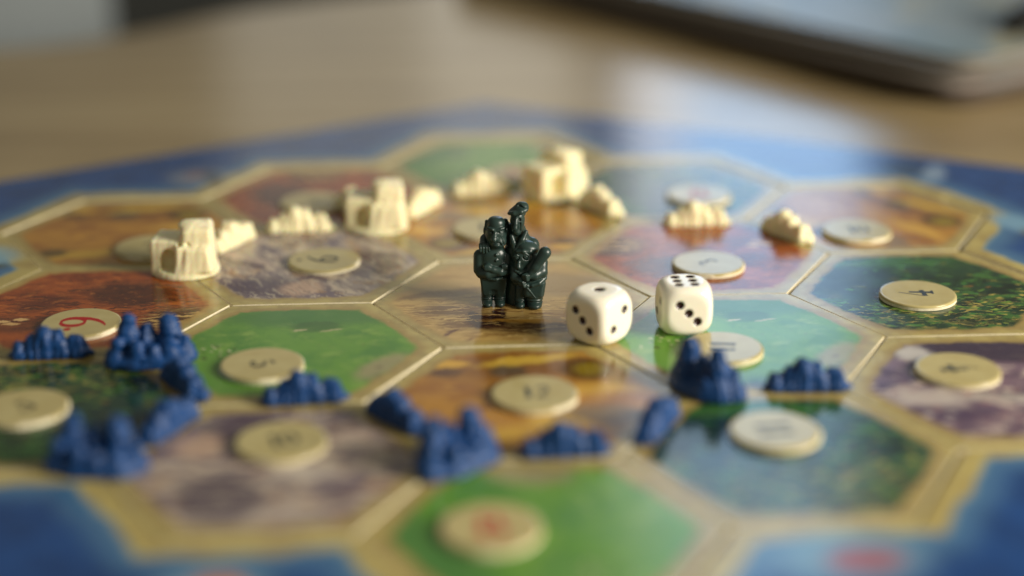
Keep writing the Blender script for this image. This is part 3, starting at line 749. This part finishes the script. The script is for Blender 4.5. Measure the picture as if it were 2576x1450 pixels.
f.ell((2.6, -7.4, 13.6), (1.2, 1.4, 0.8), 0.3, (0, 40, 0), 's'); f.ell((-0.2, -6.4, 13.0), (0.9, 1.2, 1.0), 0.3, (0, 0, 0), 's')
f.ell((7.0, -7.5, 16.2), (0.5, 1.2, 0.7), 0.3, (0, 0, 0), 's')
f.cap((-8.6, 0, 15.2), (-2.4, 0, 15.2), 1.2, 1.2, 0.4, 's')
f.rough(0.05, 5.0, 11, 1.0); f.floor(); white_house = f.mesh('building_body'); white_house.materials.append(M['ivory'])

def piece(name, me, x, y, rz, label, cat, group, sc=1.0):
    o = bpy.data.objects.new(name, me); COL.objects.link(o); 
    zt = max([TZ.get((c[0], c[1]), 0.0) for c in tile_defs if (x-c[0])**2+(y-c[1])**2 < 1.15**2]+[0.0])
    o.location = (x*S, y*S, (zt+0.08)*MM); o.rotation_euler = (0, 0, math.radians(rz)); o.scale = sc if isinstance(sc, tuple) else (sc,)*3
    tag(o, label, cat, group); return o
GB, GW = 'blue road pieces laid on the tile edges', 'white road pieces laid on the tile edges'
for x, y, rz, label in (
    (-3.10, -0.87, 2, 'jagged blue road piece at the left edge, in front of the red 6 token'),
    (-2.15, -1.45, -58, 'upper of the two slanting blue road pieces beside the dark forest tile'),
    (-2.16, -2.07, 62, 'lower of the two slanting blue road pieces, touching the mountain tile'),
    (-1.38, -1.70, 5, 'blue road piece in front of the black 5 token'),
    (-0.80, -2.05, -52, 'blue road piece slanting into the two-pronged building at the bottom centre'),
    (0.18, -2.53, 2, 'blurred blue road piece lying on the front edge of the golden tile'),
    (0.76, -2.22, 62, 'stubby looking blue road piece pointing away, left of the 11 token'),
    (1.78, -1.70, -3, 'blue road piece behind the 11 token at the lower right')):
    piece('road_piece', road_b, x, y, rz, label, 'road piece', GB)
for x, y, rz, label in (
    (-2.13, 1.34, 58, 'white wedge shaped road piece touching the largest white building'),
    (-1.62, 1.66, 3, 'low white road piece between the two left white buildings'),
    (-1.21, 2.14, -60, 'white road piece mostly hidden behind the middle white building'),
    (-0.64, 2.15, 60, 'white road piece attached to the right of the middle white building'),
    (-0.12, 2.60, 4, 'blurred white road piece above the taller man of the figurine'),
    (0.84, 2.04, -58, 'white road piece slanting down from the rearmost white building'),
    (1.58, 1.60, -2, 'white road piece in front of the pale back right token'),
    (2.25, 1.28, -57, 'rightmost white road piece, on its own corner of the violet tile')):
    piece('road_piece', road_w, x, y, rz, label, 'road piece', GW)
for x, y, rz, label in (
    (-2.42, -0.98, 4, 'blue building with three rounded towers right of the red 6 token'),
    (-2.50, -2.55, -8, 'blurred blue building with two humps at the lower left corner'),
    (-0.46, -2.62, 38, 'large blurred blue building with one raised horn at the bottom centre'),
    (1.13, -1.66, 122, 'blue building with a craggy top in front of the right die')):
    piece('castle_piece', blue_house, x, y, rz, label, 'building piece', 'blue building pieces', 0.97)
for x, y, rz, label in (
    (-2.41, 0.74, -4, 'largest white building piece with gate and tower, at the left'),
    (-1.0, 1.70, -4, 'middle white building piece with gate and tower'),
    (0.49, 2.50, 40, 'rearmost white building piece, most blurred, above the figurine')):
    piece('castle_piece', white_house, x, y, rz, label, 'building piece', 'white building pieces', (1, 1, 0.87))

# ------------------------------------------------------------------ dice
f = Field((-9, -9, -9), (9, 9, 9), 0.2)
f.box((0, 0, 0), (8, 8, 8), 2.2, 0)
x_, y_, z_ = f._pts((slice(None),)*3)
sph = np.sqrt(x_*x_+y_*y_+z_*z_)-10.75
hh = np.maximum(1.2-np.abs(f.d-sph), 0)/1.2; f.d = (np.maximum(f.d, sph)+hh*hh*0.3).astype(np.float32)
P2 = [(-2.8, 2.8), (2.8, -2.8)]; P3 = P2+[(0, 0)]; P1 = [(0, 0)]
P6 = [(a, b) for a in (-2.45, 2.45) for b in (-3.5, 0, 3.5)]; P4 = [(a, b) for a in (-2.6, 2.6) for b in (-2.6, 2.6)]; P5 = P4+[(0, 0)]
def faces(kind):
    # frames: normal, right, up of each face;  kind 1: top 1, front-left 3, right 2;  kind 2: top 6, front 3, left 2
    F_ = {'top': ((0, 0, 1), (1, 0, 0), (0, 1, 0)), 'bot': ((0, 0, -1), (1, 0, 0), (0, -1, 0)), 'front': ((0, -1, 0), (1, 0, 0), (0, 0, 1)),
          'back': ((0, 1, 0), (-1, 0, 0), (0, 0, 1)), 'right': ((1, 0, 0), (0, 1, 0), (0, 0, 1)), 'left': ((-1, 0, 0), (0, -1, 0), (0, 0, 1))}
    if kind == 1: L_ = {'top': P1, 'bot': P6, 'front': P3, 'back': P4, 'right': [(2.6, 2.6), (-2.6, -2.6)], 'left': P5}
    else: L_ = {'top': P6, 'bot': P1, 'front': P3, 'back': P4, 'left': [(2.5, 2.5), (-2.5, -2.5)], 'right': P5}
    for k in F_:
        n, r, u = [np.array(v, float) for v in F_[k]]
        for a, b in L_[k]: yield n, r, u, r*a+u*b
d0 = f.d.copy()
def pip_mesh():
    bm = bmesh.new(); r = 1.36; depth = 0.62; Rr = (r*r+depth*depth)/(2*depth); rings = []
    for j in range(7):
        t = j/6; rad = r*(1-t) if j < 6 else 0
        zz = -math.sqrt(max(Rr*Rr-rad*rad, 0))+(Rr-depth)
        if j == 6: rings.append([bm.verts.new((0, 0, zz*MM))])
        else: rings.append([bm.verts.new((rad*math.cos(a)*MM, rad*math.sin(a)*MM, zz*MM)) for a in [i*2*math.pi/24 for i in range(24)]])
    for j in range(6):
        for i in range(24):
            if j < 5: fc = bm.faces.new((rings[j][i], rings[j][(i+1) % 24], rings[j+1][(i+1) % 24], rings[j+1][i]))
            else: fc = bm.faces.new((rings[5][i], rings[5][(i+1) % 24], rings[6][0]))
            fc.smooth = True
    me = bpy.data.meshes.new('pip'); bm.normal_update(); bm.to_mesh(me); bm.free(); me.materials.append(M['pip']); return me
pipm = pip_mesh()
for kind, x, y, rz, label in ((1, 25.2*MM, -34.6*MM, -45, 'ivory die showing a single pip on top, nearest to the figurine'), (2, 52.3*MM, -28.6*MM, 3, 'ivory die showing six pips on top, right of the other die')):
    f.d = d0.copy(); fs = list(faces(kind))
    for n, r, u, c in fs:
        C_ = n*7.98+c; f.ell(C_+n*0.85, (1.68,)*3 if not (kind == 1 and n[2] > 0.5) else (2.1,)*3, 0.12, op='s')
    me = f.mesh('body'); me.materials.append(M['die'])
    e = empty('die', (x, y, 0.15*MM), label, 'die', 'pair of dice', math.radians(rz))
    b = link(me, 'body', M['die'], e, (0, 0, 8*MM))
    for n, r, u, c in fs:
        if n[2] < -0.5: continue
        o = bpy.data.objects.new('pip', pipm); COL.objects.link(o); o.parent = e
        mt = Matrix(((r[0], u[0], n[0]), (r[1], u[1], n[1]), (r[2], u[2], n[2]))).to_4x4()
        if kind == 1 and n[2] > 0.5: mt = mt @ Matrix.Scale(1.2, 4)
        o.matrix_local = Matrix.Translation(Vector((n*7.88+c)*MM)+Vector((0, 0, 8*MM))) @ mt

# ------------------------------------------------------------------ the figurine of three men
fig = empty('figurine', (0.2*MM, -3.4*MM, 0.05*MM), 'glossy dark green figurine of three huddled men, one holding a club', 'figurine')
H = 0.2
# stocky man with folded arms
f = Field((-13, -6, -0.6), (1.5, 6, 33), H)
f.box((-6.3, 0.4, 12.6), (3.9, 2.9, 6.2), 2.4, 0.8, (0, 0, 0), -0.04)               # torso
f.ell((-6.2, 0.2, 14.8), (5.0, 3.5, 4.6), 0.8); f.ell((-6.2, 0, 17.6), (4.4, 3.0, 2.6), 0.8)
f.box((-6.2, 0.3, 6.9), (4.1, 3.0, 3.2), 0.7, 0.4, (0, 0, 0), -0.10)                  # coat skirt
f.box((-6.3, -3.1, 4.4), (1.0, 1.2, 1.4), 0.4, 0.5, (0, 0, 0), 0, 's')
for x in (-8.3, -4.2):
    f.cap((x, 0, 1.2), (x+0.1, 0.2, 5.4), 1.75, 1.95, 0.5)
    for z in (1.7, 2.6, 3.4): f.ell((x, -0.1, z), (2.0, 2.1, 0.55), 0.25)
    f.ell((x, -1.0, 0.75), (1.7, 2.7, 1.25), 0.4)
f.cap((-10.5, 0.2, 16.8), (-10.8, -0.9, 12.4), 2.1, 1.9, 0.4)                        # upper arm
f.cap((-1.8, -0.2, 16.2), (-2.0, -1.2, 12.2), 1.9, 1.6, 0.5)
f.path([(-10.2, -1.6, 11.4), (-8.2, -3.2, 11.5), (-5.8, -3.4, 12.0)], [1.75, 1.5, 1.15], 0.35)
f.path([(-2.2, -1.8, 12.0), (-4.2, -3.4, 12.4), (-6.4, -3.7, 13.2), (-8.0, -3.5, 13.7)], [1.55, 1.45, 1.15, 1.2], 0.3)
f.ell((-8.2, -3.6, 14.1), (1.45, 1.1, 1.2), 0.3)                                     # fist on the left arm
for i in range(4): f.cap((-9.0+0.55*i, -4.2, 14.6-0.12*i), (-8.9+0.5*i, -4.45, 13.5), 0.36, 0.34, 0.12)
f.ell((-2.6, -3.2, 14.0), (1.2, 1.0, 1.1), 0.3)
for i in range(4): f.cap((-3.5+0.5*i, -3.7, 14.6-0.1*i), (-3.4+0.5*i, -3.9, 13.5), 0.32, 0.3, 0.1)
f.path([(-10.4, -0.6, 10.4), (-8.8, -2.75, 9.9), (-6.2, -3.35, 9.8), (-3.6, -2.8, 9.9), (-2.0, -1.0, 10.2)], 0.5, 0.25)   # belt
for z in (18.0, 16.2): f.ell((-5.3, -3.2+0.06*(z-16), z), (0.55, 0.5, 0.55), 0.15)       # buttons
f.ell((-5.4, -3.55, 9.8), (0.65, 0.5, 0.6), 0.12)
f.path([(-5.0, -3.3, 19.0), (-5.2, -3.5, 14.2)], 0.12, 0.25, 's')
f.ell((-5.3, -0.4, 24.4), (3.45, 3.3, 4.5), 0.4)                                     # head
f.ell((-5.2, -0.3, 27.8), (2.9, 2.9, 2.6), 0.8); f.ell((-5.0, -1.3, 22.0), (3.0, 2.6, 2.3), 0.6); f.cap((-5.4, 0.2, 19), (-5.3, 0, 21.5), 2.6, 2.7, 0.5)
f.put(lambda x, y, z: z-30.1+0.10*(x+5)+0*y, (-11, -6, 28), (1, 6, 33), 0.9, 'i')
f.ell((-8.7, 0.2, 25.2), (0.7, 1.0, 1.5), 0.3); f.ell((-1.9, 0.2, 25.4), (0.6, 1.0, 1.4), 0.3)   # ears
f.path([(-8.0, -2.3, 27.0), (-6.6, -3.35, 26.7), (-5.9, -3.4, 26.2)], 0.42, 0.25); f.path([(-5.0, -3.45, 26.3), (-3.9, -3.3, 26.8), (-2.9, -2.6, 26.9)], 0.42, 0.25)
f.ell((-6.9, -3.2, 25.6), (0.75, 0.5, 0.5), 0.15, op='s'); f.ell((-4.1, -3.3, 25.8), (0.7, 0.5, 0.45), 0.15, op='s')
f.ell((-6.9, -3.0, 25.5), (0.5, 0.45, 0.38), 0.1); f.ell((-4.1, -3.1, 25.7), (0.48, 0.45, 0.36), 0.1)
f.path([(-5.6, -3.3, 26.1), (-5.9, -4.0, 24.6), (-6.1, -4.3, 23.6)], [0.5, 0.75, 0.95], 0.25); f.ell((-6.8, -3.7, 23.5), (0.5, 0.5, 0.5), 0.2); f.ell((-5.2, -3.9, 23.6), (0.5, 0.5, 0.5), 0.2)
f.path([(-7.0, -3.4, 21.0), (-6.2, -3.75, 22.1), (-5.2, -3.9, 22.4), (-4.2, -3.7, 22.0), (-3.5, -3.2, 20.9)], 0.26, 0.2, 's')  # turned down mouth
f.ell((-5.3, -3.6, 21.4), (1.0, 0.6, 0.5), 0.3); f.path([(-3.9, -3.6, 24.2), (-3.1, -3.3, 22.8), (-3.0, -3.0, 21.4)], 0.28, 0.2, 's')
f.path([(-8.3, 0.2, 28.4), (-8.5, 0.2, 26.6)], 0.5, 0.3)
f.cap((-2.2, 1.2, 28.0), (-1.6, 1.8, 23.8), 0.9, 1.0, 0.4)
f.floor(); mA = f.mesh('man')
# tall man behind
f = Field((-12, -4.5, -0.6), (10, 7.5, 37), H)
f.cap((1.8, 2.6, 0), (1.6, 2.4, 17.0), 4.6, 4.2, 0.5); f.ell((2.8, 2.2, 17.4), (5.2, 3.4, 4.4), 1.0)
f.cap((6.2, 2.0, 19.4), (6.6, 1.0, 13.0), 2.6, 2.6, 0.8)
f.path([(-0.6, 2.6, 21.4), (-2.4, 3.0, 25.2), (-5.4, 3.6, 24.0), (-8.6, 2.0, 21.6), (-9.4, -0.4, 20.6)], [2.2, 2.2, 2.0, 1.7, 1.4], 0.6)   # arm round the shoulder
f.ell((-9.2, -1.2, 20.3), (1.7, 1.1, 1.6), 0.4)
for i, (dx, l) in enumerate(((-1.25, 2.1), (-0.4, 2.6), (0.5, 2.5), (1.3, 1.9))): f.path([(-9.2+dx, -1.6, 21.2), (-9.1+dx*1.05, -2.5, 20.3), (-9.0+dx*1.1, -2.7, 21.3-l)], [0.48, 0.46, 0.38], 0.12)
f.cap((1.2, 1.6, 19.5), (1.5, 0.8, 26.5), 2.7, 2.2, 0.8); f.cap((3.0, 2.4, 18.5), (2.2, 2.2, 24.6), 4.2, 2.3, 1.0)                                          # neck
f.ell((1.6, -0.2, 28.6), (2.35, 2.6, 4.1), 0.5, (6, 0, 0)); f.ell((1.3, -1.0, 25.3), (1.55, 1.6, 1.5), 0.5)
f.path([(1.2, -2.3, 30.4), (0.9, -3.2, 28.4), (0.7, -3.5, 27.0)], [0.4, 0.62, 0.8], 0.25)          # long nose
f.ell((0.1, -2.3, 29.4), (0.5, 0.5, 0.6), 0.15, op='s'); f.ell((2.2, -2.3, 29.5), (0.5, 0.5, 0.6), 0.15, op='s')
f.path([(-0.3, -2.2, 28.6), (-0.2, -2.6, 26.8)], 0.3, 0.2, 's'); f.path([(2.3, -2.4, 28.4), (2.4, -2.5, 26.6)], 0.3, 0.2, 's')
f.path([(-0.2, -2.3, 28.0), (-0.1, -2.3, 25.8)], 0.28, 0.2); f.path([(2.9, -2.0, 28.3), (2.7, -2.0, 26.0)], 0.32, 0.2)
f.path([(0.4, -2.6, 25.4), (1.2, -2.8, 25.9), (2.0, -2.6, 25.5)], 0.2, 0.15, 's'); f.ell((3.5, 0.2, 29.0), (0.55, 0.9, 1.1), 0.25); f.ell((3.6, -0.4, 31.0), (0.7, 0.9, 0.8), 0.3)
f.path([(4.3, -1.3, 25.0), (3.0, -2.3, 22.6), (1.0, -2.6, 19.4), (0.0, -2.4, 18.2)], [0.7, 1.0, 0.8, 0.4], 0.25)   # collar
f.path([(-0.4, -1.2, 23.8), (0.2, -1.9, 21.6), (0.4, -2.4, 18.8)], [0.7, 0.9, 0.5], 0.3)
f.path([(2.2, -2.6, 23.6), (0.9, -2.7, 20.4)], 0.22, 0.2, 's'); f.path([(6.6, -0.6, 21.8), (7.6, -0.4, 18.6)], 0.3, 0.3, 's')
f.floor(); mB = f.mesh('man')
f = Field((-3, -5, 28), (8, 5, 38), H)                                                            # flat cap
f.ell((1.9, -0.5, 32.0), (3.3, 3.0, 1.2), 0.4, (8, -14, 0)); f.ell((2.8, 0.0, 33.0), (2.4, 2.3, 1.5), 1.0, (0, -18, 0))
f.ell((2.5, -0.4, 34.1), (1.1, 1.0, 0.6), 1.0); f.path([(-1.1, -2.0, 31.6), (0.4, -3.0, 31.8), (2.6, -3.1, 32.3), (4.4, -1.8, 32.6)], [0.6, 0.75, 0.75, 0.55], 0.4)
f.path([(1.2, -1.8, 33.9), (2.3, -1.4, 33.9), (3.4, -1.8, 33.2)], 0.3, 0.5, 's')
mCap = f.mesh('flat_cap')
# short man in front with the club
f = Field((-2, -9, -0.6), (13.5, 4, 24), H)
f.ell((6.4, -1.8, 12.2), (4.4, 4.0, 5.0), 0.8); f.cap((6.2, -1.2, 8.6), (5.4, -1.0, 15.0), 4.2, 3.4, 0.8)
f.box((6.7, -1.8, 6.6), (3.6, 3.5, 3.4), 1.6, 0.5, (0, 6, 0), -0.03)
f.path([(10.6, -0.8, 10.8), (10.1, -3.6, 10.0), (8.2, -5.3, 8.9), (6.0, -5.7, 8.3), (3.8, -5.0, 8.2), (2.4, -3.2, 8.4)], [0.75, 0.8, 0.75, 0.65, 0.6, 0.5], 0.25)   # rolled sash
f.path([(10.6, -0.8, 10.8), (9.8, 1.6, 10.6)], 0.7, 0.3)
f.cap((6.9, -2.6, 1.6), (6.9, -2.2, 5.0), 2.5, 2.9, 0.4)
for z, r in ((1.5, 2.75), (2.7, 2.85), (3.8, 2.8)): f.ell((6.9, -2.5, z), (r, r, 0.62), 0.22)
f.ell((6.9, -3.6, 0.9), (2.4, 3.2, 1.4), 0.4)
f.cap((2.2, -2.2, 1.0), (2.6, -1.6, 6.0), 1.7, 2.0, 0.4); f.ell((2.2, -3.0, 0.8), (1.7, 2.6, 1.3), 0.3); f.ell((2.2, -2.3, 2.3), (1.9, 2.0, 0.55), 0.2)
f.cap((1.2, -1.0, 9.0), (1.0, -0.8, 14.0), 2.2, 2.3, 0.6)
f.ell((3.0, -2.6, 16.8), (3.2, 3.1, 3.7), 0.4, (0, -14, 0)); f.ell((2.1, -3.4, 14.2), (2.1, 2.2, 2.0), 0.6)   # head
f.path([(1.9, -5.0, 17.0), (1.6, -6.0, 15.4), (1.6, -6.2, 14.8)], [0.45, 0.6, 0.75], 0.25)                        # nose
for x, y, z, r in ((3.9, -5.0, 17.8, 1.15), (1.1, -5.0, 17.6, 0.95)):
    f.ell((x, y, z), (r, 0.8, r), 0.15, op='s'); f.ell((x, y+0.1, z), (r*0.72, 0.7, r*0.72), 0.08); f.ell((x, y-0.55, z), (0.22, 0.25, 0.22), 0.05, op='s')
    f.path([(x-r*0.95, y-0.1, z+0.5), (x, y-0.3, z+r*1.05), (x+r*0.95, y, z+0.5)], 0.26, 0.12)
f.path([(0.3, -4.9, 14.2), (1.1, -5.4, 13.3), (2.6, -5.5, 13.0), (4.0, -4.8, 13.8), (4.8, -4.1, 15.0)], 0.28, 0.15, 's')   # grin
f.path([(0.6, -4.9, 13.2), (2.0, -5.4, 12.4), (3.6, -5.0, 12.8)], 0.4, 0.25); f.ell((6.2, -2.2, 17.4), (0.7, 1.0, 1.4), 0.25)
f.ell((4.8, -1.6, 20.0), (3.7, 3.2, 2.1), 0.4, (0, 16, 0)); f.path([(1.2, -4.2, 19.4), (3.2, -4.9, 19.6), (5.4, -4.4, 19.3), (7.4, -2.6, 18.4)], [0.5, 0.6, 0.6, 0.5], 0.35)   # hood brim
f.path([(9.2, -2.0, 14.8), (9.0, -3.8, 12.4), (6.8, -5.6, 11.8), (4.8, -6.4, 12.0)], [2.1, 2.0, 1.6, 1.2], 0.5)              # arm to the club
f.path([(0.6, -2.6, 13.2), (0.4, -4.6, 10.8), (2.4, -6.4, 10.2)], [1.7, 1.4, 1.0], 0.4)
f.ell((3.7, -6.9, 11.8), (1.25, 1.0, 1.15), 0.2); f.ell((2.6, -6.9, 9.6), (1.2, 1.0, 1.1), 0.2); f.ell((4.2, -7.0, 8.7), (0.9, 0.9, 0.9), 0.15)
for i in range(4): f.path([(2.8+0.15*i, -7.5, 12.6-0.55*i), (3.9+0.1*i, -8.0, 12.5-0.55*i), (4.8, -7.4, 12.3-0.5*i)], [0.3, 0.34, 0.3], 0.06)
for i in range(4): f.path([(1.7+0.2*i, -7.3, 10.4-0.5*i), (2.7+0.2*i, -7.9, 10.3-0.55*i), (3.7+0.1*i, -7.4, 10.0-0.5*i)], [0.28, 0.32, 0.28], 0.06)
f.floor(); mC = f.mesh('man')
f = Field((1, -11, 3), (14, -1, 24), H)                                                           # club
f.cap((3.9, -6.9, 10.6), (7.0, -6.3, 14.6), 0.7, 1.25, 0.3); f.cap((7.0, -6.3, 14.6), (10.1, -5.6, 19.3), 1.3, 2.0, 0.8)
mClub = f.mesh('club')
f = Field((1, -11, 0), (10, -4, 11), H)
f.path([(3.9, -7.2, 8.4), (5.0, -7.6, 7.2), (6.9, -7.4, 4.6)], [0.5, 0.42, 0.3], 0.2); mRope = f.mesh('club_grip')
for me, n in ((mA, 'man'), (mB, 'man'), (mC, 'man'), (mCap, 'flat_cap'), (mClub, 'club')):
    me.materials.append(M['dark_green']); o = link(me, n, M['dark_green'], fig)
    if n == 'club': club = o
    if me is mA: o['label'] = 'stocky bald man with folded arms'
    if me is mB: o['label'] = 'tall man behind with an arm round the other'
    if me is mC: o['label'] = 'short grinning man holding the club'
mRope.materials.append(M['dark_green']); link(mRope, 'club_grip', M['dark_green'], club)

# ------------------------------------------------------------------ stack of magazines at the back right
mag_cols = [lin(84, 72, 62), lin(116, 104, 96), lin(152, 140, 132), lin(104, 94, 84), lin(146, 138, 130), lin(176, 168, 150)]
def cover_mat():
    nt = NT('magazine_cover', 0.42, 0.35)
    p = local(nt, 0.1); c = lin(136, 144, 146)
    c = nt.mix(nt.ramp(nt.noise(p, 1.2, 3), 0.45, 0.6), c, lin(112, 128, 132)); c = nt.mix(nt.ramp(nt.noise(p, 2.1, 2, dist=0.5), 0.56, 0.66), c, lin(158, 152, 120))
    c = nt.mix(nt.blob(p, -0.5, -1.35, 0.5, 0.25, 0, 0.4), c, lin(98, 88, 60)); c = nt.mix(nt.blob(p, 0.6, -0.2, 0.3, 0.3, 0, 0.4), c, lin(92, 108, 118)); nt.color(c); return nt.mat
cov = cover_mat()
def rounded(w, h, r, n=6):
    o_ = []
    for cx, cy, a0 in ((w/2-r, h/2-r, 0), (-w/2+r, h/2-r, 90), (-w/2+r, -h/2+r, 180), (w/2-r, -h/2+r, 270)):
        for i in range(n+1):
            a = math.radians(a0+90*i/n); o_.append((cx+r*math.cos(a), cy+r*math.sin(a)))
    return o_
zz = TT
mlabels = ['bottom magazine with dark brown edges in the stack at the back right', 'thin magazine lying directly on the bottom one of the back right stack',
           'magazine sticking out furthest in the middle of the back right stack', 'thinnest magazine set back in the middle of the back right stack',
           'magazine directly beneath the top one of the back right stack', 'top magazine with a pale grey cover under the black case']
# corner nearest the camera is at (219, 246) mm; the long side runs towards (6, 511)
ang = math.degrees(math.atan2(506-246, 46-219))
base = Vector((0.219, 0.235)); u = Vector((math.cos(math.radians(ang)), math.sin(math.radians(ang)))); v = Vector((u.y, -u.x))
for i in range(6):
    th = (5.0, 3.0, 4.0, 2.4, 3.6, 3.0)[i]*MM; w, h = 0.42, 0.30
    ins = (3, 7, 0, 9, 4, 8)[i]*MM
    c = base+u*(w/2)+v*(h/2)+v*ins+u*ins*0.8
    t = empty('magazine', (c.x, c.y, zz), mlabels[i], 'magazine', 'stacked magazines behind the board', math.radians(ang+(0, 1.6, -1.0, 2.2, -0.4, 1.0)[i]))
    pg = simple('paper_edge', mag_cols[i], 0.8, 0.2, 0.4, 700)
    link(prism(rounded(w-0.004, h-0.004, 0.014), 0.0003, th-0.0003, 0.0006, 2, name='pages'), 'pages', pg, t)
    link(prism(rounded(w, h, 0.018), th-0.00028, th, 0.0001, 1, 'cover'), 'cover', cov if i % 2 else simple('grey_cover', lin(*((132, 126, 118) if i else (90, 80, 70))), 0.4, 0.4), t)
    zz += th+0.0002
case_c = (0.296, 0.318)
cs = empty('spectacle_case', (case_c[0], case_c[1], zz+0.0002), 'black rounded case lying on the magazine stack at the right edge', 'case', None, math.radians(20))
f = Field((-45, -22, -1), (45, 22, 24), 1.0); f.ell((0, 0, 0), (40, 17, 19), 0.5); f.floor()
mk = f.mesh('shell'); mk.materials.append(simple('black_vinyl', lin(26, 26, 24), 0.4, 0.5)); link(mk, 'shell', mk.materials[0], cs)
